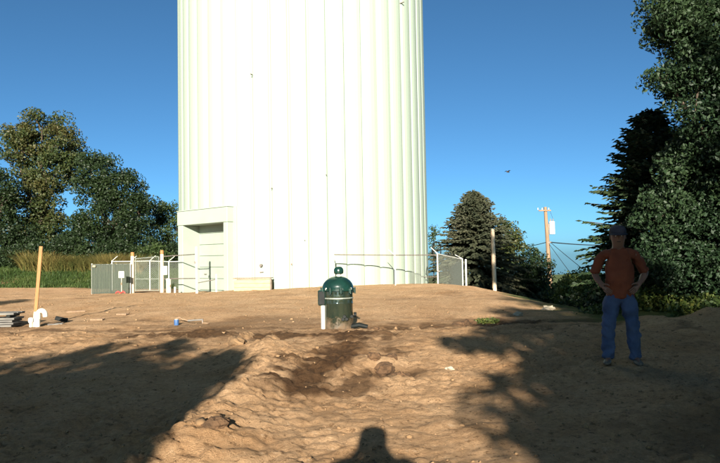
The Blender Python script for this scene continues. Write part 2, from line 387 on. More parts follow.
# loose clods and pebbles lying on the dirt
def build_clods():
    rs = np.random.RandomState(3)
    ph = (1 + 5 ** .5) / 2
    ico = np.array([(-1, ph, 0), (1, ph, 0), (-1, -ph, 0), (1, -ph, 0), (0, -1, ph), (0, 1, ph), (0, -1, -ph), (0, 1, -ph), (ph, 0, -1), (ph, 0, 1), (-ph, 0, -1), (-ph, 0, 1)]) / 1.9
    tri = np.array([(0, 11, 5), (0, 5, 1), (0, 1, 7), (0, 7, 10), (0, 10, 11), (1, 5, 9), (5, 11, 4), (11, 10, 2), (10, 7, 6), (7, 1, 8), (3, 9, 4), (3, 4, 2), (3, 2, 6), (3, 6, 8), (3, 8, 9), (4, 9, 5), (2, 4, 11), (6, 2, 10), (8, 6, 7), (9, 8, 1)])
    N = 3200
    y = 3.8 + rs.rand(N) ** 1.7 * 26; x = (rs.rand(N) * 2 - 1) * (.62 * y + 1)
    keep = (vnoise(x, y, 1.1, 21) + .6 * rs.randn(N) > -.1) & ~((y > 14) & (x > 4)); x, y = x[keep], y[keep]; N = len(x)
    s = .006 + .012 * rs.rand(N) ** 3 + (rs.rand(N) < .03) * rs.rand(N) * .02
    s = s * (1 + y / 22)
    z = ground_z(x, y)
    V = ico[None] * (1 + 1.0 * (rs.rand(N, 12, 1) - .5)) * s[:, None, None] * (.7 + .7 * rs.rand(N, 1, 3)) * np.array([1, 1, .75])
    V = V + np.stack([x, y, z + s * .2], -1)[:, None]
    Fq = (tri[None] + 12 * np.arange(N)[:, None, None]).reshape(-1, 3)
    m = leaf_mat('clod_earth', [(.12, .07, .034), (.16, .097, .048), (.20, .125, .064), (.24, .16, .088)], trans=0.0, rough=.95)
    o = mesh_np('loose_clods', V.reshape(-1, 3), Fq, m, smooth=False)
    tag(o, 'loose clods and pebbles scattered over the bare dirt', 'clods', kind='stuff')
build_clods()

# ------------------------------------------------------------------ water tower
TC = at(305.5, 258, 38.0); TC = Vector((TC.x, 38.0, gz(TC.x, 31) - .35))
TR, NP = 7.2, 48
def tower():
    t = empty('water_tower', TC, label='huge off-white fluted steel water tower rising out of the frame', cat='water tower')
    step = 2 * math.pi / NP
    prof = [(-.5, -.10), (-.475, -.095), (-.40, -.01), (-.2, .025), (0, .035), (.2, .025), (.40, -.01), (.475, -.095), (.5, -.10)]
    def panel_mesh(nm, z0, z1):
        V, Fc = [], []
        zs = [z0, z1]
        for z in zs:
            for a, dr in prof:
                V.append(((TR + dr) * math.cos(a * step), (TR + dr) * math.sin(a * step), z))
        k = len(prof)
        for i in range(k - 1): Fc.append((i, i + 1, k + i + 1, k + i))
        me = bpy.data.meshes.new(nm); me.from_pydata(V, [], Fc); me.materials.append(M_white)
        for p in me.polygons: p.use_smooth = False
        return me
    full, short = panel_mesh('fluted_panel', -.6, 21), panel_mesh('fluted_panel_short', 4.2, 21)
    nphi = math.radians(-90 - 42)
    for i in range(NP):
        a = i * step
        o = link('fluted_panel', short if min(i, NP - i) <= 2 else full, t); o.rotation_euler = (0, 0, nphi + a)
    MB().lathe([(7.0, 20.9), (7.3, 21.0), (9.0, 23), (11.5, 26), (12.5, 29), (11.6, 32), (8, 34.3), (3, 35.3), (.3, 35.5)], 64).build('tank_bowl', M_white, t, True)
    # portal with the overhead door, on the left front of the column; local x = to the right, y = inward
    p = bpy.data.objects.new('door_portal', None); COL.objects.link(p); p.parent = t
    p.rotation_euler = (0, 0, nphi + math.pi / 2)
    D, W = 7.22, 4.35
    y0 = -D
    def bx(nm, x0, x1, ya, yb, z0, z1, m, bev=.02):
        return MB().box(((x0 + x1) / 2, (ya + yb) / 2, (z0 + z1) / 2), (x1 - x0, yb - ya, z1 - z0), bev=bev).build(nm, m, p)
    h = W / 2
    bx('pier', -h, -h + .44, y0, y0 + 1.5, -.6, 3.62, M_white2)
    bx('pier', h - .32, h, y0, y0 + 1.5, -.6, 3.62, M_white2)
    for sg in (-1, 1):
        xa, xb = sorted((sg * (h - .06), sg * 2.40)); bx('side_return', xa, xb, y0 + .36, y0 + 1.3, -.6, 4.40, M_white2, .01)
    bx('lintel', -h - .03, h + .03, y0 - .03, y0 + 1.7, 3.623, 4.36, M_white2)
    bx('cap_strip', -h - .06, h + .06, y0 - .06, y0 + 1.6, 4.363, 4.41, M_white2, .01)
    x0, x1 = -h + .44, h - .32
    for k in range(7):
        z = -.4 + k * .6
        bx('door_section', x0 + .005, x1 - .005, y0 + 1.02, y0 + 1.10, z, z + .585, M_door, .015)
    bx('door_backing', x0, x1, y0 + 1.14, y0 + 1.2, -.5, 3.6, M_door, 0)
    bx('door_handle', x0 + .5, x0 + .7, y0 + .97, y0 + 1.02, 1.0, 1.05, M_rail, .01)
    # small fittings on the wall
    def fitting(nm, px, py, r, m, flat=False):
        q = at(px, py, 31.0)
        a = math.asin(max(-1, min(1, (q.x - TC.x) / TR))); d = Vector((math.sin(a), -math.cos(a), 0))
        q = at(px, py, TC.y - TR * math.cos(a)); z = q.z - TC.z
        c = d * (TR + .02) + Vector((0, 0, z))
        b = MB()
        if flat: b.box(c, (r * 2.6, .16, r * .9), bev=.01)
        else: b.tube([c - d * .1, c + d * .14, c + d * .16], [r, r, r * .85], 14)
        b.build(nm, m, t, False)
    fitting('overflow_pipe', 262, 265.5, .075, M_rail); fitting('vent_hood', 262, 272, .07, M_rail, True)
    fitting('bracket', 252, 75, .028, M_rail); fitting('bracket', 272.5, 188.5, .03, M_rail); fitting('bracket', 305, 240, .02, M_rail)
    fitting('bracket', 326, 175, .018, M_rail); fitting('bracket', 292, 264, .02, M_red); fitting('bracket', 405, 3, .03, M_rail)
    return t
tower()

# plywood form box leaning on the tower foot
def crate():
    p = on_ground(252, 288, 30.1); t = empty('wooden_form_box', p, math.radians(-4), 'long yellow plywood form box at the foot of the tower', 'crate')
    for k in range(3): MB().box((0, 0, .05 + k * .18), (1.72, .04, .172), bev=.006).build('front_board', M_ply, t)
    MB().box((0, .5, .25), (1.72, .03, .5), bev=.006).build('back_board', M_ply, t)
    MB().box((-.84, .25, .24), (.03, .46, .5), bev=.006).build('side_board', M_ply, t)
    MB().box((.84, .25, .24), (.03, .46, .5), bev=.006).build('side_board', M_ply, t)
    MB().box((0, .24, .56), (1.8, .60, .035), bev=.006).build('lid', M_pole, t)
    MB().box((.90, -.03, .28), (.05, .05, .62), bev=.008).build('corner_post', M_rail, t)
crate()

# ------------------------------------------------------------------ fences
def chain_mesh(p0, p1, z0a, z1a, z0b, z1b, s=.075, w=.0045):
    """woven diagonal wires between two posts"""
    p0, p1 = Vector(p0), Vector(p1); L = (p1 - p0).length; u = (p1 - p0) / L
    H = ((z1a - z0a) + (z1b - z0b)) / 2
    b = MB(); nrm = Vector((-u.y, u.x, 0))
    P = lambda a, h, off: Vector((p0.x + u.x * a, p0.y + u.y * a, 0)) + Vector((0, 0, (z0a + (z0b - z0a) * a / L) + h / H * ((z1a - z0a) + ((z1b - z0b) - (z1a - z0a)) * a / L))) + nrm * off
    k = -H
    while k < L:
        for sgn in (1, -1):
            a0, h0 = k, 0.0; a1, h1 = k + H, H
            if a0 < 0: h0 = -a0; a0 = 0
            if a1 > L: h1 -= (a1 - L); a1 = L
            if a1 - a0 < .02: continue
            if sgn < 0: a0, a1 = L - a0, L - a1
            q0, q1 = P(a0, h0, .004 * sgn), P(a1, h1, .004 * sgn)
            b.tube([q0, q1], w, 3, False)
        k += s * 1.414
    return b

def barb_arm(b, top, d, l=.42):
    b.tube([top, Vector(top) + Vector(d).normalized() * l], [.022, .018], 6)

def left_fence():
    A, B, C, Dp = on_ground(132.5, 292, 33.5), on_ground(162, 291, 33.3), on_ground(197, 290, 31.4), on_ground(216.5, 290, 30.9)
    # two timber gate posts
    for q, h, r, lab in ((A, 2.12, .105, 'squat white timber post with orange top beside the green screen'), (B, 2.2, .10, 'slim white timber post with tan edge carrying a small box')):
        t = empty('timber_post', q, 0, lab, 'post', 'timber gate posts')
        MB().tube([(0, 0, -.3), (0, 0, 1.0), (.005, 0, h - .2)], [r, r * .97, r * .92], 12).build('shaft', M_woodw, t, True)
        MB().tube([(.005, 0, h - .198), (.006, 0, h - .03), (.006, 0, h)], [r * .92, r * .9, r * .75], 12).build('painted_top', M_orange, t, True)
    # the gate leaf between them
    t = empty('chain_link_gate', A, 0, 'chain link gate panel between the two white timber posts', 'gate')
    rel = lambda v: Vector(v) - A
    a, b_ = rel(A) + Vector((.16, 0, 0)), rel(B) + Vector((-.16, 0, 0))
    for z in (.12, .72, 1.78): MB().tube([a + Vector((0, 0, z)), b_ + Vector((0, 0, z + .1 * (z > 1)))], .02, 8).build('rail', M_wire, t, True)
    for q in (a, b_): MB().tube([q + Vector((0, 0, .08)), q + Vector((0, 0, 1.86))], .02, 8).build('frame_post', M_wire, t, True)
    chain_mesh(a, b_, .12, 1.78, b_.z + .12, b_.z + 1.88).build('wire_mesh', M_wire, t)
    # open frame right of the posts: dark rails to the tall pale post
    t = empty('open_fence_frame', C, 0, 'tall pale steel post with dark open rails before the tower door', 'fence')
    rel = lambda v: Vector(v) - C
    MB().tube([(0, 0, -.3), (-.02, 0, 2.25), (-.02, 0, 2.3)], [.06, .06, .03], 12).build('post', M_pipew, t, True)
    MB().box((-.07, -.03, 1.52), (.10, .1, .10), bev=.01).build('hinge', M_rail, t)
    bq = rel(B) + Vector((.1, 0, 0))
    for z0, z1 in ((1.88, 1.92), (.72, .74)): MB().tube([bq + Vector((0, 0, z0)), Vector((-.05, 0, z1))], .026, 8).build('rail', M_rail, t, True)
    d = rel(Dp)
    MB().tube([Vector((.05, 0, .52)), d + Vector((-.05, 0, .6))], .022, 8).build('rail', M_rail, t, True)
    MB().tube([d + Vector((0, 0, -.2)), d + Vector((0, 0, .85))], .045, 10).build('short_post', M_pipew, t, True)
    # back fence, galvanised with cranked arms
    t = empty('barbed_fence', on_ground(150, 291, 40), 0, 'galvanised chain link fence with cranked arms behind the timber posts', 'fence')
    o = Vector(t.location)
    xs = [on_ground(px, 291, 40.0) - o for px in (112, 131, 150, 169)] + [on_ground(181, 291, 40.2) - o]
    for q in xs[:4]:
        bb = MB().tube([q + Vector((0, 0, -.2)), q + Vector((0, 0, 1.85))], .035, 8); barb_arm(bb, q + Vector((0, 0, 1.83)), (.8, -.2, .6), .5); bb.build('post', M_galv, t, True)
    for q0, q1 in zip(xs[:-1], xs[1:]):
        MB().tube([q0 + Vector((0, 0, 1.8)), q1 + Vector((0, 0, 1.8))], .02, 6).build('rail', M_galv, t, True)
        chain_mesh(q0, q1, q0.z + .05, q0.z + 1.8, q1.z + .05, q1.z + 1.8).build('wire_mesh', M_wire, t)
    # small things at the posts
    q = B + Vector((.20, -.10, 1.15)); t = empty('meter_box', (q.x, q.y, q.z), 0, 'small white metal box fixed to the slim timber post', 'box')
    MB().box((0, 0, 0), (.24, .16, .46), bev=.02).build('case', M_pipew, t); MB().box((0, -.09, 0), (.19, .015, .40), bev=.005).build('door', M_pipew, t); MB().box((.06, -.10, 0), (.02, .02, .06)).build('latch', M_rail, t)
    q = on_ground(168.7, 291, 33.0); t = empty('standpipe', q, 0, 'thick white capped standpipe on the ground right of the slim timber post', 'pipe')
    MB().tube([(0, 0, -.2), (0, 0, .66)], .12, 16).build('pipe', M_pipew, t, True); MB().lathe([(.14, .64), (.14, .70), (.10, .73), (.02, .735)], 16).build('cap', M_pipew, t, True); MB().box((.1, -.08, .35), (.05, .05, .12)).build('bracket', M_pole, t)
    q = on_ground(175, 291, 32.8); t = empty('thin_pipe', q, 0, 'thin short white pipe stub near the tower portal corner', 'pipe')
    MB().tube([(0, 0, -.2), (0, 0, .26)], .05, 12).build('pipe', M_pipew, t, True); MB().lathe([(.06, .24), (.06, .29), (.02, .30)], 12).build('cap', M_pipew, t, True)
    # green slatted screen
    S0, S1 = on_ground(91.5, 296, 32.6), on_ground(130, 294, 33.2)
    t = empty('slatted_screen', S0, 0, 'dark green slatted screen panel standing left of the timber posts', 'screen')
    e = S1 - S0; u = e.normalized(); n = 30
    for q in (Vector((0, 0, 0)), e / 2, e):
        MB().tube([q + Vector((0, .05, -.2)), q + Vector((0, .05, 1.55))], .028, 8).build('post', M_galv, t, True)
    for z in (.08, 1.5): MB().tube([Vector((0, .035, z)), e + Vector((0, .035, z))], .018, 6).build('rail', M_galv, t, True)
    b = MB()
    rot = Matrix.Rotation(math.atan2(e.y, e.x), 3, 'Z')
    for k in range(n):
        f = (k + .5) / n; b.box(e * f + Vector((0, -.005 + .006 * (k % 2), .77 + random.uniform(-.01, .01))), (e.length / n * .86, .008, 1.5), rot)
    tag(b.build('slats', M_slat, t), kind='stuff')
    MB().box((.14, -.03, 1.42), (.14, .01, .09)).build('tag_plate', M_ply, t)
    q = on_ground(121.5, 291, 32.2); t = empty('sign_on_stake', q, 0, 'small blank white sign on a thin stake before the green screen', 'sign')
    MB().box((0, 0, .35), (.035, .02, .9), bev=.003).build('stake', M_woodw, t); MB().box((0, -.02, .98), (.27, .012, .33), bev=.004).build('board', M_pipew, t)
    MB().box((0, -.018, .52), (.06, .03, .12), bev=.008).build('clip', M_pole, t)
    for px, lab in ((118, 'red plastic clamp lying left of the sign stake'), (123, 'red plastic clamp lying right of the sign stake')):
        q = on_ground(px, 292, 32.0); t = empty('red_clamp', q + Vector((0, 0, .05)), random.uniform(-.5, .5), lab, 'clamp', 'red clamps')
        MB().tube([(-.11, 0, 0), (-.05, 0, .07), (.05, 0, .07), (.11, 0, 0)], .035, 8).build('strap', M_red, t, True); MB().box((0, 0, .09), (.06, .07, .05), bev=.01).build('buckle', M_red, t)
left_fence()

def right_fence():
    Fp, E, G, I, H = on_ground(334, 285, 29.6), on_ground(395.5, 285, 30.4), on_ground(438, 287, 31.6), on_ground(463, 289, 34.5), on_ground(449.5, 289, 42.5)
    J = on_ground(452, 289, 50)
    t = empty('barbed_wire_fence', Fp, 0, 'chain link fence with slanted arms curving round the right tower foot', 'fence')
    rel = lambda v: Vector(v) - Fp
    posts = [(Fp, 1.50, (-.12, -.1, .42)), (E, 1.42, (-.35, -.1, .32)), (G, 1.52, (-.32, -.05, .3)), (I, 1.55, (-.55, 0, .32)), (H, 1.5, (-.4, 0, .25)), (J, 1.5, (-.4, 0, .25))]
    for q, h, d in posts:
        q = rel(q); bb = MB().tube([q + Vector((0, 0, -.25)), q + Vector((0, 0, h))], .038 if h > 1.45 else .03, 8); barb_arm(bb, q + Vector((0, 0, h - .02)), d, .44)
        bb.build('post', M_galv, t, True)
    q = rel(I) + Vector((.2, .1, 0)); MB().tube([q + Vector((0, 0, -.2)), q + Vector((0, 0, 1.5))], .05, 8).build('post', M_galv, t, True)
    top = lambda q, h: rel(q) + Vector((0, 0, h))
    for (q0, h0), (q1, h1), m in (((Fp, 1.5), (E, 1.42), M_rail), ((E, 1.42), (G, 1.42), M_rail), ((G, 1.48), (I, 1.5), M_galv), ((I, 1.5), (H, 1.45), M_galv), ((H, 1.45), (J, 1.45), M_galv)):
        MB().tube([top(q0, h0), top(q1, h1)], .026, 8).build('rail', m, t, True)
    e0, g0 = rel(E), rel(G)
    m0 = e0.lerp(g0, .38); m1 = e0.lerp(g0, .66)
    chain_mesh(m0, m1, m0.z + .05, m0.z + 1.38, m1.z + .05, m1.z + 1.38, .055, .006).build('wire_mesh', M_wire, t)
    MB().tube([rel(G) + Vector((0, 0, .35)), m1 + Vector((0, 0, .35))], .018, 6).build('rail', M_rail, t, True)
    for q0, q1 in ((G, I), (I, H), (H, J)):
        q0, q1 = rel(q0), rel(q1); chain_mesh(q0, q1, q0.z + .05, q0.z + 1.48, q1.z + .05, q1.z + 1.48, .07, .005).build('wire_mesh', M_wire, t)
    # arm-to-arm barbed wires
    for k in (.2, .42):
        pts = []
        for q, h, d in posts[2:4]:
            pts.append(rel(q) + Vector((0, 0, h)) + Vector(d).normalized() * k)
        MB().tube([pts[0], (pts[0] + pts[1]) / 2 - Vector((0, 0, .05)), pts[1]], .006, 4).build('barbed_strand', M_wire, t)
    MB().box(rel(G) + Vector((.03, -.05, .62)), (.14, .08, .07), bev=.01).build('latch', M_rail, t)
    # coil hung on the corner post
    c = at(436.5, 250, 32.2); t = empty('wire_coil', c, 0, 'dark coil of barbed wire hung above the fence corner post', 'wire coil')
    b = MB(); pts = []
    for k in range(90):
        a = k / 90 * 2 * math.pi * 5; r = .36 + .03 * math.sin(k * 1.7); pts.append((r * .62 * math.cos(a), .03 * math.sin(k * .9), r * 1.15 * math.sin(a)))
    b.tube(pts, .016, 5).build('strands', M_black, t, True)
    MB().tube([(.02, 0, -.42), (.02, .02, -.75)], .012, 5).build('tie', M_black, t)
right_fence()

# ------------------------------------------------------------------ pump basin
def pump():
    p = on_ground(338.5, 329, 12.7)
    t = empty('pump_basin', (p.x, p.y, p.z - .02), 0, 'dark green domed pump station barrel standing in the dirt', 'pump station')
    R = .292
    MB().lathe([(R, -.25), (R, .50), (R + .006, .515), (R, .53), (R, .60)], 40).build('barrel', M_pumpb, t, True)
    MB().lathe([(R + .002, .601), (R + .012, .608), (R + .012, .618), (R + .002, .632)], 40).build('band', M_wire, t, True)
    MB().lathe([(R, .633), (R, .74), (R - .004, .76)], 40).build('collar', M_pumpb, t, True)
    dome = [(R + .03, .761), (R + .03, .80)] + [((R + .02) * math.cos(a), .80 + .25 * math.sin(a)) for a in np.linspace(.05, 1.42, 10)]
    MB().lathe(dome, 40).build('dome_lid', M_pump, t, True)
    MB().lathe([(.05, 1.03), (.05, 1.09)], 16, (.02, 0, 0)).build('vent_neck', M_pipew, t, True)
    MB().lathe([(.07, 1.085), (.092, 1.10), (.098, 1.15), (.090, 1.19), (.06, 1.225), (.015, 1.235)], 20, (.02, 0, 0)).build('vent_cap', M_pump, t, True)
    for k in range(10):
        a = math.radians(-90 + 36 * k + 12); c = Vector((math.cos(a), math.sin(a), 0)); rot = Matrix.Rotation(a, 3, 'Z')
        b = MB().box(c * (R + .035) + Vector((0, 0, .765)), (.03, .06, .10), rot, .008); b.tube([c * (R + .05) + Vector((0, 0, .70)), c * (R + .05) + Vector((0, 0, .83))], .012, 6)
        b.build('clamp', M_pump, t)
    j = MB().box((-R - .02, -.10, .63), (.15, .16, .30), bev=.02).build('junction_box', M_pump, t)
    MB().box((-R - .02, -.185, .63), (.12, .012, .26), bev=.004).build('cover', M_black, j)
    MB().tube([(-R - .0, -.12, -.2), (-R - .0, -.12, .50)], .042, 12).build('conduit', M_pipew, t, True)
    MB().tube([(R + .01, -.02, .28), (R + .07, -.02, .28)], .05, 12).build('outlet', M_black, t, True)
    for x, z in ((.13, .27), (.17, .22), (.10, .22), (R * .92, .26)):
        y = -math.sqrt(max(0.001, R * R - x * x)); MB().tube([(x, y + .02, z), (x, y - .05, z)], [.035, .03], 10).build('plug', M_black, t, True)
    for x0, z in ((-.27, .31), (.25, .80), (-.21, .80)):
        y = -math.sqrt(R * R - x0 * x0); MB().box((x0, y - .012, z), (.05, .03, .05), bev=.008).build('lug', M_galv, t)
    MB().box((.04, -R - .012, .80), (.16, .02, .045), bev=.006).build('name_plate', M_pump, t)
    h = MB().tube([(R - .05, -.1, .06), (R + .12, -.14, .09), (R + .28, -.16, .05)], [.05, .05, .045], 10).build('discharge_stub', M_black, t, True)
pump()

# ------------------------------------------------------------------ things lying on the left dirt
def left_bits():
    p = on_ground(34.5, 322, 14.9)
    t = empty('survey_stake', p, math.radians(12), 'tall orange and white lumber stake leaning right in the dirt', 'stake')
    lean = Matrix.Rotation(math.radians(4.2), 3, 'Y')
    MB().box(lean @ Vector((0, 0, .10)), (.078, .04, .5), lean, .006).build('white_base', M_polepale, t)
    MB().box(lean @ Vector((0, 0, 1.11)), (.076, .039, 1.515), lean, .006).build('orange_shaft', M_orange, t)
    p = on_ground(39.5, 325, 14.5)
    t = empty('gooseneck_pipe', p, 0, 'white plastic gooseneck vent pipe at the foot of the orange stake', 'pipe')
    pts = [(-.04, 0, -.2), (-.04, 0, .26)] + [(-.04 + .085 - .085 * math.cos(a), 0, .26 + .10 * math.sin(a)) for a in np.linspace(.3, math.pi * .98, 9)] + [(.13, 0, .22)]
    MB().tube(pts, .052, 14).build('bend', M_pipew, t, True)
    MB().lathe([(.062, .16), (.066, .18), (.066, .26), (.062, .28)], 14, (-.04, 0, 0)).build('coupling', M_pipew, t, True)
    p = on_ground(31, 316, 14.6)
    t = empty('pipe_cap', p + Vector((0, 0, .03)), 0, 'round white pipe cap on a stub left of the gooseneck', 'pipe cap')
    MB().lathe([(.02, -.03), (.05, -.03), (.06, .0), (.06, .05), (.045, .08), (.01, .09)], 14, (0, 0, .1)).build('cap', M_pipew, t, True); MB().tube([(0, 0, -.2), (0, 0, .08)], .035, 10).build('stub', M_pipew, t, True)
    # stacked pallet boards
    p = on_ground(4, 325, 14.9)
    t = empty('board_stack', p, math.radians(3), 'low stack of grey weathered boards cut by the left picture edge', 'board stack')
    for k in range(4): MB().box((-.05 + .02 * (k % 2), .02 * k, .045 + .052 * k), (.66 + .03 * (k % 2), .5, .042), bev=.006).build('board', M_grey, t)
    for x in (-.3, .18): MB().box((x, .05, .265), (.09, .48, .05), bev=.006).build('batten', M_black, t)
    for k in range(3): MB().box((-.03, -.16 + .2 * k, .32), (.72, .16, .045), bev=.006).build('top_board', M_grey, t)
    # scrap timber
    def scrap(px, py, Y, l, rz, m, lab, tilt=0, w=.09, h=.045):
        q = on_ground(px, py, Y); t = empty('scrap_timber', q + Vector((0, 0, h * .45)), math.radians(rz), lab, 'timber', 'scrap timber on the dirt')
        rot = Matrix.Rotation(math.radians(tilt), 3, 'Y')
        MB().box((0, 0, l * .4 * abs(math.sin(math.radians(tilt)))), (l, w, h), rot, .006).build('plank', m, t)
        MB().box((l * .2, w * .9, .012), (l * .5, w * .8, h * .7), Matrix.Rotation(.4, 3, 'Z'), .005).build('offcut', m, t)
    scrap(61.5, 319, 15.6, .28, 20, M_black, 'dark broken timber chunk on the dirt right of the gooseneck', 15, .12, .09)
    scrap(55, 323, 14.9, .34, 12, M_grey, 'thin dark lath lying just below the broken timber chunk')
    scrap(97, 318, 15.8, .32, -6, M_pole, 'flat brown plank on the dirt below the white sign')
    scrap(76, 308, 18.5, .5, 25, M_pole, 'brown stick half buried between stake and green screen')
    scrap(122, 313, 17, .3, -15, M_pole, 'short reddish offcut on the dirt below the gate')
    q = on_ground(176.5, 324, 14.9); t = empty('blue_can', q, .3, 'small blue can on the dirt left of the survey lath', 'can')
    MB().lathe([(.05, -.01), (.055, .0), (.055, .12), (.05, .13)], 14).build('body', M_blue, t, True); MB().lathe([(.046, .131), (.046, .137), (.01, .138)], 12).build('lid', M_pipew, t, True)
    q = on_ground(196, 320, 15.2); t = empty('survey_lath', q, math.radians(-4), 'grey lath propped on a stub behind the blue can', 'lath')
    MB().box((-.02, 0, .085), (.36, .03, .035), Matrix.Rotation(-.06, 3, 'Y'), .004).build('lath', M_grey, t); MB().box((.16, 0, .04), (.03, .03, .14), bev=.004).build('stub', M_rail, t); MB().box((.25, -.06, .02), (.17, .06, .03), Matrix.Rotation(-.5, 3, 'Z'), .004).build('foot_piece', M_pole, t)
    q = on_ground(181, 318, 15.6); t = empty('bent_hose', q, 0, 'short bent brown hose loop behind the blue can', 'hose')
    MB().tube([(-.15, 0, .0), (-.12, 0, .08), (-.04, .02, .11), (.04, .01, .06), (.10, 0, .05), (.19, -.02, .02)], .018, 8).build('hose', M_pole, t, True)
left_bits()

# stones and clods big enough to tell apart
def stones():
    rs = random.Random(5)
    ms = mat('pale_stone', (.36, .31, .23), (.26, .22, .16), rough=.9, scale=9, bump=.3)
    md = mat('dark_clod', (.10, .055, .027), (.05, .028, .014), rough=.95, scale=9, bump=.6)
    mt = mat('tan_clod', (.17, .105, .053), (.10, .06, .03), rough=.95, scale=9, bump=.6)
    items = [(385, 371, 8.3, .13, md, 'soil_clod', 'largest dark damp clod in the pit below the pump station'), (399, 376, 8.15, .10, md, 'soil_clod', 'right dark damp clod at the pit below the pump station'), (374, 368, 8.5, .08, md, 'soil_clod', 'dark clod on the upper left rim of the dark pit'),
             (392, 367, 8.6, .06, md, 'soil_clod', 'smallest dark clod above the pit below the pump station'), (458, 325, 13.6, .15, md, 'soil_clod', 'left dark clod beside the green weed tuft'), (468, 324, 13.7, .17, md, 'soil_clod', 'tall dark clod touching the green weed tuft'),
             (548, 318, 17, .16, ms, 'pale_stone', 'pale stone at the toe of the dirt mound near the weeds'), (518, 320, 15.5, .10, ms, 'pale_stone', 'small pale stone on the lower right dirt slope'), (449, 369, 8.2, .055, ms, 'pale_stone', 'whitish pebble at the left edge of the right shadow'),
             (236, 347, 10.6, .16, mt, 'soil_clod', 'rounded tan clod at the tip of the left shadow'), (246, 341, 11.2, .12, mt, 'soil_clod', 'tan clod just behind the left shadow tip'), (271, 345, 10.8, .11, mt, 'soil_clod', 'tan clod right of the left shadow tip'),
             (216, 442, 5.1, .08, md, 'soil_clod', 'dark clod low on the sunlit bank at the picture bottom'), (193, 430, 5.4, .07, mt, 'soil_clod', 'tan clod beside the left shadow near the bottom'), (367, 325, 12.6, .08, md, 'soil_clod', 'dark clod right of the pump station foot'), (376, 327, 12.4, .06, md, 'soil_clod', 'smaller dark clod two steps right of the pump station foot'),
             (414, 328, 12.8, .09, mt, 'soil_clod', 'tan clod on the rut line right of the pump station')]
    for px, py, Y, r, m, nm, lab in items:
        q = on_ground(px, py, Y)
        V, Fc = [], []; n, k = 14, 9
        o1 = rs.uniform(0, 99)
        for i in range(k + 1):
            th = math.pi * i / k
            for j in range(n):
                a = 2 * math.pi * j / n; d = Vector((math.sin(th) * math.cos(a), math.sin(th) * math.sin(a), math.cos(th)))
                rr = r * (1 + .32 * float(vnoise(d.x * 2 + d.z + o1, d.y * 2 - d.z, .8)) + .2 * float(vnoise(d.x * 2 + d.z + o1, d.y * 2 - d.z, .3, 2)))
                V.append((d.x * rr * 1.25, d.y * rr, d.z * rr * .72))
        for i in range(k):
            for j in range(n): Fc.append((i * n + j, i * n + (j + 1) % n, (i + 1) * n + (j + 1) % n, (i + 1) * n + j))
        o = mesh_np(nm, V, Fc, m, False); o.location = q + Vector((0, 0, r * .08)); o.rotation_euler = (0, 0, rs.uniform(0, 6))
        tag(o, lab, 'stone' if nm == 'pale_stone' else 'clod')
stones()

# ------------------------------------------------------------------ poles and wires
def poles():
    b0 = on_ground(495, 290, 36.0); tp = at(492.8, 229.5, 36.0)
    t = empty('pole_stub', b0, 0, 'bare pale wooden pole with cut top in front of the spruce', 'pole')
    d = tp - b0; MB().tube([Vector((0, 0, -.4)), d * .5, d], [.115, .105, .09], 14).build('shaft', M_polepale, t, True)
    MB().lathe([(.092, -.002), (.08, .02), (.01, .03)], 14, tuple(d)).build('cut_top', M_woodw, t)
    MB().tube([d * .1 + Vector((-.12, 0, 0)), d * .97 + Vector((-.105, 0, 0))], .022, 6).build('cable_guard', M_pole, t, True)
    b0 = on_ground(552, 299, 52.0); tp = at(545.2, 207, 52.0)
    t = empty('utility_pole', b0, 0, 'leaning wooden utility pole carrying a grey transformer', 'utility pole')
    d = tp - b0; MB().tube([Vector((0, 0, -.6)), d * .5, d], [.21, .175, .13], 14).build('shaft', M_pole, t, True)
    up = d.normalized(); L = d.length
    c = MB().box(d * .965 + Vector((-.1, -.16, 0)), (1.0, .09, .11), None, .01).build('crossarm', M_pole, t)
    for x in (-.55, -.2, .32): MB().lathe([(.025, .055), (.05, .10), (.035, .14), (.055, .18), (.02, .22)], 10, tuple(d * .965 + Vector((x - .1, -.16, 0)))).build('insulator', M_pipew, c, True)
    q = d * .80 + Vector((.42, -.05, 0))
    tr = MB().lathe([(.20, -.52), (.235, -.50), (.235, .42), (.25, .44), (.22, .52), (.05, .56)], 20, tuple(q)).build('transformer', M_transf, t, True)
    for x in (-.1, .1): MB().lathe([(.03, .5), (.045, .6), (.03, .66), (.04, .72), (.01, .76)], 10, tuple(q + Vector((x, 0, 0)))).build('bushing', M_pole, tr, True)
    MB().box(q + Vector((-.26, .03, .1)), (.16, .08, .5), None, .01).build('bracket', M_rail, tr)
    MB().tube([d * .965 + Vector((.22, -.16, .2)), d * .9 + Vector((.4, -.1, .3)), q + Vector((.1, 0, .74))], .012, 5).build('jumper_lead', M_cable, t, True)
    att = b0 + d * .665
    MB().box(d * .665 + Vector((.12, -.1, 0)), (.3, .12, .14), None, .02).build('cable_clamp', M_rail, t)
    def wire(a, b, sag, lab, r=.02):
        a, b = Vector(a), Vector(b); pts = []
        for k in range(13):
            f = k / 12; p = a.lerp(b, f); p.z -= sag * 4 * f * (1 - f); pts.append(p - a)
        o = MB().tube(pts, r, 5).build('overhead_wire', M_cable, None, True); o.location = a; tag(o, lab, 'wire')
    A = att + Vector((.2, -.1, 0))
    wire(A, at(640, 243, 75), .25, 'thick overhead wire running right from the pole to the trees', .045)
    wire(att + Vector((-.15, -.1, 0)), at(478, 249, 66), .3, 'thin overhead wire running left from the pole to the spruce', .03)
    wire(A, at(606, 287, 40), .05, 'upper service wire dropping steeply right from the transformer pole', .022)
    wire(A - Vector((.1, 0, .15)), at(586, 293, 44), .05, 'lower service wire dropping steeply from the transformer pole', .02)
poles()

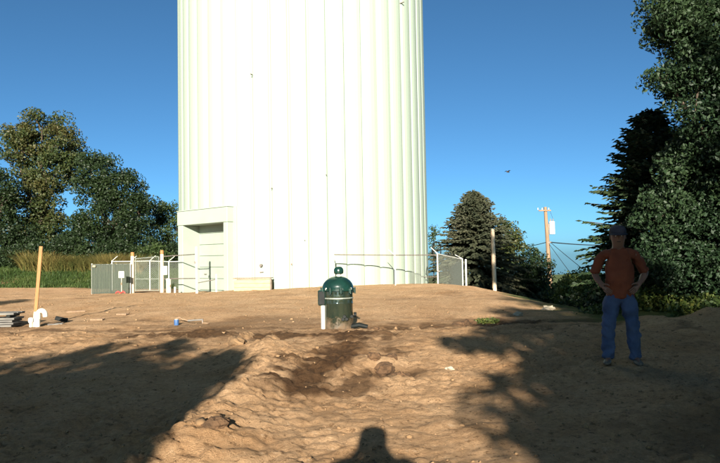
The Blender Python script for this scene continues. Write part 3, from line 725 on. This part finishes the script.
# ------------------------------------------------------------------ foliage
def leaf_quads(C, s, rs, up=.35, aspect=.62):
    """diamond leaves at points C (N,3) with sizes s (N)"""
    N = len(C)
    nrm = rs.randn(N, 3); nrm[:, 2] += up; nrm /= np.linalg.norm(nrm, axis=1, keepdims=True)
    u = np.cross(nrm, rs.randn(N, 3)); u /= np.linalg.norm(u, axis=1, keepdims=True); v = np.cross(nrm, u)
    s = s[:, None]
    fold = nrm * s * .12
    V = np.stack([C - u * s * .5, C + v * s * .5 * aspect - u * s * .05 + fold, C + u * s * .5, C - v * s * .5 * aspect - u * s * .05 + fold], 1).reshape(-1, 3)
    return V, np.arange(4 * N).reshape(-1, 4)

def crown_points(lobes, nclump, nleaf, rc, rs, shell=.5, flat=.7):
    vol = np.array([l[1][0] * l[1][1] * l[1][2] for l in lobes]) ** .55
    cnt = np.maximum(3, (vol / vol.sum() * nclump)).astype(int)
    P, Q = [], []
    for (c, r), k in zip(lobes, cnt):
        d = rs.randn(k, 3); d /= np.linalg.norm(d, axis=1, keepdims=True)
        rad = shell + (1 - shell) * rs.rand(k, 1) ** .7
        rad = rad * (1 + .18 * rs.randn(k, 1).clip(-1.5, 1.5) * (rs.rand(k, 1) < .5))
        P.append(np.array(c) + d * rad * np.array(r))
    P = np.concatenate(P)
    rcs = rc * (.6 + .8 * rs.rand(len(P), 1, 1))
    off = rs.randn(len(P), nleaf, 3); off *= np.minimum(1, 1.7 / np.linalg.norm(off, axis=2, keepdims=True)); off = off * rcs * np.array([1, 1, flat]) * .62
    return P, (P[:, None] + off).reshape(-1, 3)

def tree(name, label, base, lobes, nclump, nleaf, rc, leaf, lm, trunk_r, seed, group=None, cat='tree', shell=.5, aspect=.62, parts=('trunk', 'crown')):
    rs = np.random.RandomState(seed)
    base = Vector(base); t = empty(name, base, 0, label, cat, group)
    rl = [(tuple(np.array(c) - np.array(base)), r) for c, r in lobes]
    P, Lp = crown_points(rl, nclump, nleaf, rc, rs, shell)
    s = leaf * (.6 + .8 * rs.rand(len(Lp)))
    V, Fq = leaf_quads(Lp, s, rs, aspect=aspect)
    mesh_np(parts[1], V, Fq, lm, False, t)
    b = MB()
    cen = np.mean([c for c, r in rl], 0); hi = max(c[2] for c, r in rl)
    mn = .3 if trunk_r > .02 else .01
    fork = Vector((cen[0] * .25, cen[1] * .25, max(mn, .35 * cen[2])))
    topv = Vector((cen[0] * .6, cen[1] * .6, max(hi * .8, fork.z + mn)))
    if trunk_r > 0:
        b.tube([(0, 0, -.4), (0, 0, .1), fork, (fork + topv) / 2 + Vector((trunk_r, 0, 0)), topv], [trunk_r * 1.3, trunk_r, trunk_r * .8, trunk_r * .5, trunk_r * .2], 9)
        for c, r in rl:
            c = Vector(c); m = fork.lerp(c, .5) + Vector((0, 0, -.1 * (c - fork).length * .3))
            b.tube([fork.lerp(topv, .2 * rs.rand()), m, c], [trunk_r * .5, trunk_r * .32, trunk_r * .12], 6)
        for k in rs.choice(len(P), min(len(P), 70), False):
            p = Vector(P[k]); j = min(range(len(rl)), key=lambda i: (Vector(rl[i][0]) - p).length); c = Vector(rl[j][0])
            b.tube([c, c.lerp(p, .55) + Vector((0, 0, .05)), p], [trunk_r * .14, trunk_r * .1, trunk_r * .04], 4, False)
    b.build(parts[0], M_bark, t, True)
    return t

def pl(px, py, Y, rx, rz, ry=None):
    """lobe from a photograph position and pixel radii"""
    k = Y / F; c = at(px, py, Y); return ((c.x, c.y, c.z), (rx * k, (ry or (rx + rz) / 2) * k, rz * k))

def left_trees():
    Y = 58
    tree('oak_tree', 'tall olive brown oak crown at the upper left', on_ground(40, 268, Y),
         [pl(42, 132, Y, 26, 20), pl(62, 150, Y, 22, 20), pl(22, 152, Y, 18, 17), pl(45, 172, Y, 34, 24), pl(12, 137, Y, 11, 9), pl(30, 200, Y, 34, 28), pl(40, 235, Y, 40, 24)], 210, 210, .85, .21, L_olive, .42, 1, 'trees behind the left dirt')
    tree('broadleaf_tree', 'dark green broadleaf tree between the olive oak and the tower', on_ground(112, 268, 56),
         [pl(100, 180, 56, 28, 26), pl(122, 192, 56, 24, 22), pl(138, 212, 56, 18, 22), pl(110, 222, 56, 40, 26), pl(90, 242, 56, 40, 20), pl(130, 246, 56, 34, 18), pl(88, 160, 56, 10, 9)], 230, 210, .80, .19, L_dark, .36, 2, 'trees behind the left dirt')
    tree('slender_tree', 'loose yellow green tree against the left tower edge', on_ground(168, 270, 60),
         [pl(168, 212, 60, 12, 15), pl(160, 232, 60, 14, 18), pl(176, 236, 60, 12, 22), pl(165, 256, 60, 20, 14)], 100, 90, .65, .19, L_mid, .16, 3, 'trees behind the left dirt')
    tree('edge_tree', 'dark green tree cut by the left picture edge', on_ground(-4, 270, 54),
         [pl(2, 200, 54, 14, 22), pl(-14, 190, 54, 22, 24), pl(0, 240, 54, 34, 26), pl(18, 250, 54, 22, 16), pl(-25, 225, 54, 26, 40)], 140, 170, .8, .20, L_dark, .3, 4, 'trees behind the left dirt')
    # undergrowth hedge along the foot of the trees
    for i, (px, py, rx, rz, Yd, lm, lab) in enumerate(((14, 258, 22, 12, 50, L_dark, 'dark bush under the oak at the left edge'), (-6, 262, 22, 14, 52, L_dark, 'dark bush cut by the left picture edge'), (62, 250, 30, 14, 53, L_dark, 'wide dark bush under the oak behind the corn'), (118, 254, 24, 12, 53, L_dark, 'dark bush behind the green screen'), (86, 265, 34, 12, 52, L_dark, 'low dark bush right behind the golden corn'), (152, 258, 18, 14, 53, L_mid, 'greener bush behind the timber gate'), (174, 262, 16, 18, 55, L_dark, 'dark bush at the left tower foot behind the fence'))):
        tree('bush', lab, on_ground(px, 272, Yd), [pl(px, py, Yd, rx, rz), pl(px - rx * .6, py + 4, Yd, rx * .6, rz * .7), pl(px + rx * .6, py + 3, Yd, rx * .6, rz * .7)], 110, 80, .5, .17, lm, .08, 20 + i, 'bushes under the left trees', 'bush', parts=('stems', 'foliage'))
left_trees()

def blades(name, label, xs, ys, h, w, lm, seed, lean=.25, cat='grass', kind='stuff', seg=2):
    rs = np.random.RandomState(seed); N = len(xs); z = ground_z(xs, ys)
    a = rs.rand(N) * 6.283; d = np.stack([np.cos(a), np.sin(a), np.zeros(N)], 1); sd = np.stack([-d[:, 1], d[:, 0], np.zeros(N)], 1)
    hh = (h * (.5 + .8 * rs.rand(N)))[:, None]; ww = (w * (.6 + .8 * rs.rand(N)))[:, None]
    B = np.stack([xs, ys, z - .02], 1); up = np.array([0, 0, 1.])
    ln = lean * (.3 + rs.rand(N))[:, None]
    m = B + up * hh * .6 + d * hh * ln * .35; t = B + up * hh + d * hh * ln
    V = np.stack([B - sd * ww * .5, B + sd * ww * .5, m + sd * ww * .4, m - sd * ww * .4, t + sd * ww * .06, t - sd * ww * .06], 1).reshape(-1, 3)
    i = 6 * np.arange(N)[:, None]
    Fq = np.concatenate([i + np.array([[0, 1, 2, 3]]), i + np.array([[3, 2, 4, 5]])], 0)
    o = mesh_np(name, V, Fq, lm, False); tag(o, label, cat, kind=kind); return o

def left_grass():
    rs = np.random.RandomState(31)
    n = 42000; px = rs.uniform(-40, 180, n); y = rs.uniform(42.5, 57, n); x = (px - 360) / F * y
    blades('grass', 'sunlit green grass strip in front of the left trees', x, y, .26 + .12 * vnoise(x, y, 1.7, 45), .035, L_grass, 32, .8)
    n = 14000; px = rs.uniform(22, 142, n); y = rs.uniform(47.5, 51, n); x = (px - 360) / F * y
    blades('corn_rows', 'golden dry corn rows behind the green screen', x, y, 1.0 + .35 * vnoise(x, y, 1.1, 44), .05, L_corn, 33, 1.2, 'corn')
left_grass()

def conifer(name, label, base, H, R, n_whorl, lm, seed, spray=.3, droop=.25, group=None, z0=.06, power=.8, per=8, wid=.30):
    rs = np.random.RandomState(seed); base = Vector(base)
    t = empty(name, base, 0, label, 'tree', group)
    b = MB(); b.tube([(0, 0, -.4), (0, 0, H * .5), (0, 0, H * .99)], [H * .022 + .03, H * .013 + .02, .012], 9)
    C, D, S = [], [], []
    for w in range(n_whorl):
        f = z0 + (1 - z0) * (w / n_whorl) ** .92; z = f * H
        L0 = R * (1 - f) ** power + .08
        for k in range(per):
            a = rs.rand() * 6.283; L = L0 * rs.uniform(.62, 1.12); up = rs.uniform(-.05, .25) + .5 * f ** 2
            dr = droop * rs.uniform(.6, 1.3) * (1 - f)
            dx, dy = math.cos(a), math.sin(a)
            pt = lambda s: np.array([dx * L * s, dy * L * s, z + L * s * up - dr * L * s * s * 1.6 + (.12 * L * max(0, s - .75) * 4 * .4)])
            if k % 2 == 0: b.tube([pt(0), pt(.5), pt(.95)], [.03 * (L / R) + .008, .02 * (L / R) + .006, .005], 4, False)
            ns = max(5, int(L / spray * 4.2))
            for q in range(ns):
                s = .18 + .84 * (q + rs.rand()) / ns; p = pt(s)
                side = (-1) ** q; fl = side * rs.uniform(.3, 1.1)
                ca, sa = math.cos(a + fl), math.sin(a + fl)
                l = spray * (1.25 - .5 * s) * rs.uniform(.7, 1.3)
                dz = rs.uniform(-.55, .12)
                C.append(p); D.append((ca, sa, dz)); S.append(l)
    for q in range(14):
        C.append(np.array([0, 0, H * (.95 + .004 * q)])); a = rs.rand() * 6.28; D.append((math.cos(a) * .5, math.sin(a) * .5, .9)); S.append(spray * .7)
    C = np.array(C); D = np.array(D); S = np.array(S)[:, None]; N = len(C)
    D /= np.linalg.norm(D, axis=1, keepdims=True)
    nr = rs.randn(N, 3) * .5 + np.array([0, 0, 1.]); sd = np.cross(D, nr); sd /= np.linalg.norm(sd, axis=1, keepdims=True); up = np.cross(sd, D)
    Vs, Fs = [], []; off = 0
    # each spray: a spindle of three crossed, notched blades
    for ang in (0.0, 1.05, 2.1):
        e = sd * math.cos(ang) + up * math.sin(ang)
        for sg in (1,):
            p0, p1, p2 = C - D * S * .1, C + D * S * .45, C + D * S * 1.0
            V = np.stack([p0 - e * S * .03, p1 - e * S * wid * .55, p2, p1 + e * S * wid * .55], 1).reshape(-1, 3)
            Vs.append(V); Fs.append(np.arange(4 * N).reshape(-1, 4) + off); off += 4 * N
    mesh_np('crown', np.concatenate(Vs), np.concatenate(Fs), lm, False, t)
    b.build('trunk', M_bark, t, True)
    return t

def right_far_trees():
    base = on_ground(476, 296, 43); top = at(472, 192, 43)
    conifer('spruce_tree', 'broad sunlit blue green spruce right of the tower', base, top.z - base.z, 4.1, 50, L_spruce, 41, .32, .30, power=.80, per=17, wid=.36)
    Y = 50
    tree('broadleaf_tree', 'olive green broadleaf tree right behind the pale pole stub', on_ground(508, 295, Y),
         [pl(507, 232, Y, 13, 13), pl(514, 250, Y, 12, 16), pl(500, 258, Y, 14, 22), pl(512, 280, Y, 16, 18)], 150, 50, .55, .20, L_olive, .16, 42)
    tree('round_tree', 'rounded dark green small tree left of the utility pole', on_ground(534, 300, 44),
         [pl(531, 266, 44, 14, 18), pl(541, 276, 44, 10, 18), pl(528, 288, 44, 18, 18), pl(538, 296, 44, 17, 14)], 200, 50, .42, .16, L_dark, .12, 43)
    tree('twiggy_sapling', 'thin sapling peeking out beside the right tower edge', on_ground(434, 288, 50), [pl(433, 232, 50, 4, 9), pl(434, 250, 50, 5, 10)], 26, 30, .3, .14, L_mid, .05, 44)
    # weeds and shrubs on the lower ground right of the mound
    for i, (px, py, Yd, rx, rz, lm, lab) in enumerate((
            (556, 305, 34, 14, 12, L_dark, 'low dark shrub at the foot of the utility pole'),
            (574, 292, 32, 14, 14, L_yel, 'yellow green shrub right of the utility pole foot'),
            (552, 322, 21, 18, 10, L_dark, 'spreading dark shrub where the mound meets the weeds'),
            (596, 290, 28, 16, 14, L_yel, 'bright yellow green shrub directly left of the standing man'),
            (580, 314, 20, 24, 13, L_dark, 'dark weedy shrub between the mound and the standing man'),
            (616, 306, 18, 22, 16, L_dark, 'dark shrub right behind the standing man'),
            (655, 303, 17, 20, 17, L_yel, 'yellow flowering shrub right of the standing man'),
            (684, 305, 16.5, 18, 16, L_yel, 'yellow green leafy shrub before the far right tree'),
            (712, 308, 16, 18, 14, L_mid, 'green shrub at the right picture edge'),
            (586, 284, 38, 18, 12, L_yel, 'farther pale yellow green shrub seen between pole and conifer'),
            (563, 296, 40, 12, 12, L_mid, 'farther green shrub directly right of the utility pole'),
            (634, 300, 21, 18, 20, L_yel, 'tall yellow green shrub half hidden by the standing man'),
            (668, 298, 19, 20, 18, L_mid, 'green shrub behind the yellow flowering one'),
            (700, 312, 14.6, 18, 13, L_yel, 'yellow green shrub in front of the far right trees'),
            (722, 316, 14.2, 14, 12, L_mid, 'low green shrub cut by the right picture edge'),
            (600, 320, 15.5, 16, 7, L_mid, 'low weeds at the shaded dirt edge left of the man'))):
        tree('shrub', lab, on_ground(px, 320, Yd), [pl(px, py, Yd, rx, rz), pl(px - rx * .6, py + 5, Yd, rx * .6, rz * .7), pl(px + rx * .6, py + 5, Yd, rx * .6, rz * .75)], 150, 45, .2 + Yd * .006, .06 + Yd * .0028, lm, .018, 50 + i, 'shrubs at the right edge of the dirt', 'shrub', parts=('stems', 'foliage'))
    q = on_ground(487, 325, 13.9)
    tree('weed_tuft', 'small green weed tuft on the dirt at the mound foot', q, [((q.x, q.y, q.z + .06), (.26, .12, .07))], 24, 22, .06, .05, L_yel, .01, 60, None, 'weed', parts=('stems', 'foliage'))
right_far_trees()

def right_near_trees():
    base = on_ground(657, 320, 18.5); top = at(657, 112, 18.5)
    conifer('pine_tree', 'dark shaded conifer with ragged branch tips behind the standing man', base, top.z - base.z, 2.5, 46, L_fir, 61, .23, .28, power=.70, per=19, wid=.28)
    Y = 14.5
    k = Y / F
    lobes = [pl(690, 30, Y, 40, 34), pl(672, 18, Y, 26, 30), pl(664, 78, Y, 14, 12), pl(700, 80, Y, 34, 34), pl(735, 50, Y, 60, 60), pl(725, 125, Y, 46, 36), pl(690, -40, Y, 60, 50), pl(745, -80, Y, 80, 70), pl(760, 150, Y, 60, 60)]
    tree('ash_tree', 'tall dark leafy tree overhanging the upper right corner', on_ground(800, 320, 15), lobes, 640, 150, .32, .10, L_ash, .2, 62, None, shell=.35, aspect=.45)
    Y = 15.5
    lobes = [pl(690, 190, Y, 38, 30), pl(665, 215, Y, 26, 26), pl(700, 235, Y, 40, 34), pl(670, 258, Y, 30, 24), pl(715, 275, Y, 34, 26), pl(690, 160, Y, 30, 24), pl(735, 210, Y, 40, 60)]
    tree('understorey_tree', 'mid green leafy tree below the overhanging tree at right', on_ground(745, 322, 15.5), lobes, 420, 130, .28, .09, L_ash, .10, 63, None, shell=.4)
right_near_trees()

# trees out of view: the shadow casters, then side trees added to cut skylight
def shade_trees():
    g = 'trees behind the photographer'
    k = math.tan(math.radians(SUN_EL))
    y = -5.5
    top = lambda yt: (yt - y) * k          # height that throws its shadow tip to depth yt
    lob = [((-3.1, y, 3.6), (1.3, .9, top(12.0) - 3.6)), ((-4.4, y, 3.2), (1.7, 1, top(10.9) - 3.2)), ((-2.85, y, 2.6), (1.1, .9, 1.3)), ((-6.8, y, 2.8), (2.4, 1.1, top(9.4) - 2.8)), ((-2.25, y, 3.7), (.6, .6, top(10.8) - 3.7)), ((-3.6, y - .4, 3.4), (1.6, .7, 1.2)), ((-4.8, y - .4, 2.6), (2.2, .8, 1.4))]
    tree('shade_tree', 'small dense tree behind the photographer casting the left shadow', (-4.2, y, gz(-4.2, y)), lob, 540, 90, .25, .15, L_dark, .14, 70, g, shell=.05)
    y = -11
    top = lambda yt: (yt - y) * k
    lob = [((2.25, y, 5.0), (1.35, 1.2, top(12.6) - 5.0)), ((3.7, y, 6.0), (1.5, 1.2, 2.7)), ((3.45, y - .3, 6.9), (.9, .9, 1.3)), ((3.5, y - .8, 5.6), (.9, .9, 1.4)), ((2.9, y, 3.9), (1.85, 1.3, 1.7)), ((5.3, y, 6.0), (1.9, 1.5, 3.6)), ((5.4, y, 3.2), (2.4, 1.5, 2.0)), ((6.0, y, 6.5), (1.2, 1.6, 2.6)),
           ((11.4, y - 1, 13.0), (4.1, 3.0, 3.9)), ((10.3, y - 1, 3.9), (4.4, 3.0, 3.2)), ((15.8, y - 1, 13.5), (4.8, 3, 3.8)), ((15.8, y - 1, 4.2), (4.4, 3, 3.3))]
    tree('shade_tree', 'large spreading tree behind the photographer casting the right shadow', (8.5, y, gz(8.5, y)), lob, 1200, 85, .55, .30, L_dark, .35, 71, g, shell=.1)
    for q, h, r, sd, lab in (((15.5, 1.5), 12, 3.6, 72, 'tall unseen tree added right of the photographer to block skylight'), ((13.5, 7.0), 10, 2.8, 73, 'unseen tree added outside the right picture edge to block skylight'), ((-14.5, -3.0), 8, 3.2, 74, 'round unseen tree added left behind the photographer to block skylight')):  # unseen side trees, added to hide sky and deepen the shade
        x, yy = q; z = gz(x, yy)
        tree('shade_tree', lab, (x, yy, z), [((x, yy, z + h * .55), (r, r, h * .42)), ((x - r * .4, yy + r * .3, z + h * .3), (r * .9, r * .9, h * .26)), ((x + r * .3, yy - r * .3, z + h * .35), (r * .9, r * .9, h * .3))], 260, 60, .7, .34, L_dark, .2, sd, g, shell=.3)
shade_trees()

# ------------------------------------------------------------------ people
def skin_mesh(name, chains, mats, parent, sub=2, fold=0.0, seed=0):
    """chains: list of polylines [(x,y,z,rx,ry)], joined where points coincide"""
    V, E, Rr, idx = [], [], [], {}
    for ch in chains:
        prev = None
        for p in ch:
            key = (round(p[0], 4), round(p[1], 4), round(p[2], 4))
            if key not in idx:
                idx[key] = len(V); V.append(p[:3]); Rr.append((p[3], p[4] if len(p) > 4 else p[3]))
            i = idx[key]
            if prev is not None and prev != i: E.append((prev, i))
            prev = i
    me = bpy.data.meshes.new(name + '_skeleton'); me.from_pydata(V, E, [])
    o = bpy.data.objects.new(name + '_skeleton', me); COL.objects.link(o)
    o.modifiers.new('skin', 'SKIN').use_smooth_shade = True
    for i, r in enumerate(Rr): me.skin_vertices[0].data[i].radius = r
    me.skin_vertices[0].data[0].use_root = True
    s = o.modifiers.new('sub', 'SUBSURF'); s.levels = sub; s.render_levels = sub
    bpy.context.view_layer.update()
    dg = bpy.context.evaluated_depsgraph_get()
    out = bpy.data.meshes.new_from_object(o.evaluated_get(dg)); out.name = name
    bpy.data.objects.remove(o)
    out.materials.clear()
    for m in mats: out.materials.append(m)
    if fold:
        n = len(out.vertices); co = np.zeros(n * 3, np.float32); out.vertices.foreach_get('co', co); co = co.reshape(-1, 3)
        nr = np.zeros(n * 3, np.float32); out.vertices.foreach_get('normal', nr); nr = nr.reshape(-1, 3)
        d = vnoise(co[:, 0] * 1.2 + co[:, 1], co[:, 2] * 1.0 + .5 * co[:, 1], .07, seed) + .6 * vnoise(co[:, 0] + co[:, 2] * .7, co[:, 2] - co[:, 1], .035, seed + 1)
        out.vertices.foreach_set('co', (co + nr * d[:, None] * fold).astype(np.float32).ravel())
    out.polygons.foreach_set('use_smooth', np.ones(len(out.polygons), bool)); out.update()
    return link(name, out, parent)

def hand(sx, wrist, fwd, out, down):
    """palm and five fingers from the wrist; fwd = finger direction, out = thumb direction, down = curl direction"""
    w, f, o, c = Vector(wrist), Vector(fwd).normalized(), Vector(out).normalized(), Vector(down).normalized()
    palm = w + f * .06
    ch = [[(*w, .030, .024), (*palm, .038, .018)]]
    for k, (off, l) in enumerate(((.030, .072), (.010, .082), (-.010, .076), (-.030, .060))):
        a = palm + f * .025 + o * off; b = a + f * l * .5 + c * .010; d = b + f * l * .32 + c * l * .35
        ch.append([(*palm, .038, .018), (*a, .0095), (*b, .009), (*d, .0075)])
    a = w + f * .025 + o * .035; b = a + f * .035 + o * .025; d = b + f * .03 + o * .004 + c * .01
    ch.append([(*w, .030, .024), (*a, .013), (*b, .011), (*d, .009)])
    return ch

def person(name, label, loc, rz, arms, hands, top_mat, leg_mat, stance=.17, cap=True, bulk=1.0):
    t = empty(name, loc, rz, label, 'person')
    pel = (0, .01, .96, .125, .095); wst = (0, .0, 1.10, .130, .105); che = (0, .0, 1.28, .150, .110); uch = (0, .012, 1.41, .130, .095); nek = (0, .005, 1.495, .064, .066)
    chains = [[pel, wst, che, uch, nek, (0, -.030, 1.550, .074, .088), (0, -.024, 1.620, .096, .116), (0, -.012, 1.69, .100, .122), (0, -.004, 1.750, .066, .080)]]
    for s, A in zip((-1, 1), arms):
        sh, el, wr = A
        m1 = Vector(sh).lerp(Vector(el), .5); m2 = Vector(el).lerp(Vector(wr), .4)
        chains.append([uch, (s * .10, .01, 1.425, .075, .070), (*sh, .062), (*m1, .056), (*el, .048), (*m2, .047), (*wr, .030, .024)])
        hp = (s * .085, .01, .89, .085, .088); kn = (s * (stance * .85), -.015, .50, .055, .058); an = (s * stance, .015, .10, .042, .048)
        chains.append([pel, hp, (s * stance * .72, 0, .70, .072, .076), kn, (s * stance * .94, .02, .33, .056, .064), an, (s * (stance + .012), -.05, .05, .042, .036), (s * (stance + .03), -.15, .035, .040, .026)])
    for hch in hands: chains += hch
    body = skin_mesh('body', chains, [M_skin], t)
    # face
    MB().lathe([(.004, 0), (.010, .008), (.014, .02), (.012, .034), (.004, .045)], 8, (0, -.122, 1.606)).build('nose', M_skin, body, True)
    for s in (-1, 1):
        MB().lathe([(.002, -.011), (.009, -.007), (.012, 0), (.009, .007), (.002, .011)], 10, (s * .033, -.110, 1.652)).build('eye', M_eye, body, True)
        MB().box((s * .090, .0, 1.635), (.014, .035, .058), Matrix.Rotation(s * .3, 3, 'Z'), .006).build('ear', M_skin, body)
        MB().box((s * .033, -.118, 1.674), (.036, .012, .008), bev=.003).build('eyebrow', M_hair, body)
    MB().box((0, -.116, 1.578), (.048, .010, .010), bev=.004).build('mouth', M_hair, body)
    # clothing, a slightly larger skin of its own
    g = 1.0
    sc = [[(0, .01, .845, .182, .145), (0, .01, .865, .184, .147), (0, .005, .98, .184, .148), (0, -.012, 1.10, .188, .158), (0, -.005, 1.28, .196, .148), (0, .012, 1.405, .150, .110), (0, .008, 1.475, .080, .080), (0, .006, 1.492, .074, .074)]]
    for s, A in zip((-1, 1), arms):
        sh, el, wr = A; m1 = Vector(sh).lerp(Vector(el), .5); m3 = Vector(sh).lerp(Vector(el), .82)
        sc.append([(0, .012, 1.405, .150, .110), (s * .10, .01, 1.428, .088 * bulk, .084), (*sh, .076 * bulk), (*m1, .072 * bulk), (*m3, .070), (*Vector(sh).lerp(Vector(el), .96), .066)] + ([] if cap else [(*el, .056), (*Vector(el).lerp(Vector(wr), .85), .045)]))
    skin_mesh('shirt', sc, [top_mat], t, 3, .015, 3)
    jc = [[(0, .01, 1.02, .160, .128), (0, .01, .94, .170, .132)]]
    for s in (-1, 1):
        jc.append([(0, .01, .94, .170, .132), (s * .092, .01, .86, .118, .124), (s * stance * .74, 0, .70, .106, .110), (s * stance * .85, -.012, .50, .082, .086), (s * stance * .94, .015, .33, .080, .084), (s * stance, .012, .12, .076, .080), (s * stance, .008, .055, .072, .076)])
    skin_mesh('jeans', jc, [leg_mat], t, 3, .014, 9)
    for s in (-1, 1):
        skin_mesh('shoe', [[(s * stance, .03, .05, .048, .05), (s * (stance + .012), -.05, .045, .052, .042), (s * (stance + .03), -.14, .036, .050, .033), (s * (stance + .035), -.19, .034, .036, .026)]], [M_shoe], t)
    if cap:
        c = MB().lathe([(.098, 0), (.102, .02), (.100, .05), (.085, .085), (.05, .105), (.008, .11)], 24, (0, 0, 0)).build('cap', M_cap, t, True)
        c.location = (0, -.008, 1.688); c.scale = (1.04, 1.24, .95); c.rotation_euler = (math.radians(6), 0, 0)
        V, Fc = [], []
        for i in range(9):
            a = math.radians(-150 + 120 * i / 8)
            for r, z in ((.095, .004), (.135 + .035 * math.sin(i / 8 * math.pi), -.012)): V.append((r * math.cos(a) * .95, r * math.sin(a), z))
        for i in range(8): Fc.append((2 * i, 2 * i + 1, 2 * i + 3, 2 * i + 2))
        vz = [(x, y, z + .006) for x, y, z in V]; n = len(V); Fc += [tuple(n + q for q in f[::-1]) for f in Fc[:8]]
        mesh_np('visor', V + vz, Fc, M_cap, False, c)
    else:
        MB().lathe([(.085, -.03), (.098, .0), (.100, .04), (.085, .08), (.05, .10), (.008, .105)], 20, (0, .012, 1.668)).build('hair', M_hair, t, True)
    return t

def people():
    p = on_ground(622, 362, 8.3)
    arms = [((-.195, .01, 1.42), (-.295, .07, 1.16), (-.225, -.10, 1.02)), ((.195, .01, 1.42), (.325, .08, 1.17), (.225, -.11, 1.03))]
    hands = [hand(-1, arms[0][2], (.55, -.45, -.55), (.5, .2, .8), (.4, .3, -.2)), hand(1, arms[1][2], (-.55, -.45, -.55), (-.5, .2, .8), (-.4, .3, -.2))]
    person('person', 'man in rust orange shirt, blue jeans and cap standing in the shade', p, math.atan2(p.x, p.y) * -1 + .1, arms, hands, M_shirt, M_jean, .165, True)
    # the photographer behind the lens, whose shadow lies at the bottom of the picture
    arms = [((-.19, .0, 1.42), (-.24, -.17, 1.22), (-.09, -.22, 1.49)), ((.19, .0, 1.42), (.24, -.17, 1.22), (.09, -.22, 1.49))]
    hands = [hand(-1, arms[0][2], (.25, -.1, .9), (.9, .2, .1), (.8, .1, 0)), hand(1, arms[1][2], (-.25, -.1, .9), (-.9, .2, .1), (-.8, .1, 0))]
    ph = person('person', 'photographer holding a camera to the eye outside the picture', (-.07, -.36, gz(0, -.36) - .02), math.pi, arms, hands, M_jacket, M_jean, .15, False, 1.6)
    ph.scale = (1.14, 1.04, .995)
    c = empty('compact_camera', (0, -.09, CAM_Z), 0, 'compact film camera held by the photographer', 'camera')
    MB().box((0, 0, -.01), (.115, .04, .065), bev=.006).build('body', M_black, c); MB().tube([(-.0, .02, -.01), (0, .035, -.01)], .018, 14).build('lens', M_black, c, True); MB().box((.03, -.005, .028), (.02, .03, .01), bev=.003).build('viewfinder', M_grey, c)
people()

# a small bird in the sky right of the tower
def bird():
    t = empty('bird', at(508, 172, 42), .5, 'small dark bird flying in the sky right of the tower', 'bird')
    b = MB().lathe([(.004, -.16), (.03, -.10), (.045, 0), (.035, .08), (.012, .13), (.003, .15)], 10)
    b.v = [(z, x, y) for x, y, z in b.v]; b.build('body', M_hair, t, True)
    for sg in (-1, 1):
        V = [(.05, 0, .01), (-.06, 0, .01), (.07, sg * .14, .09), (-.05, sg * .14, .09), (-.02, sg * .30, .04), (-.05, sg * .29, .04)]
        V += [(x, y, z + .008) for x, y, z in V]
        mesh_np('wing', V, [(0, 1, 3, 2), (2, 3, 5, 4), (6, 8, 9, 7), (8, 10, 11, 9), (0, 2, 8, 6), (2, 4, 10, 8), (1, 7, 9, 3), (3, 9, 11, 5)], M_hair, False, t)
bird()
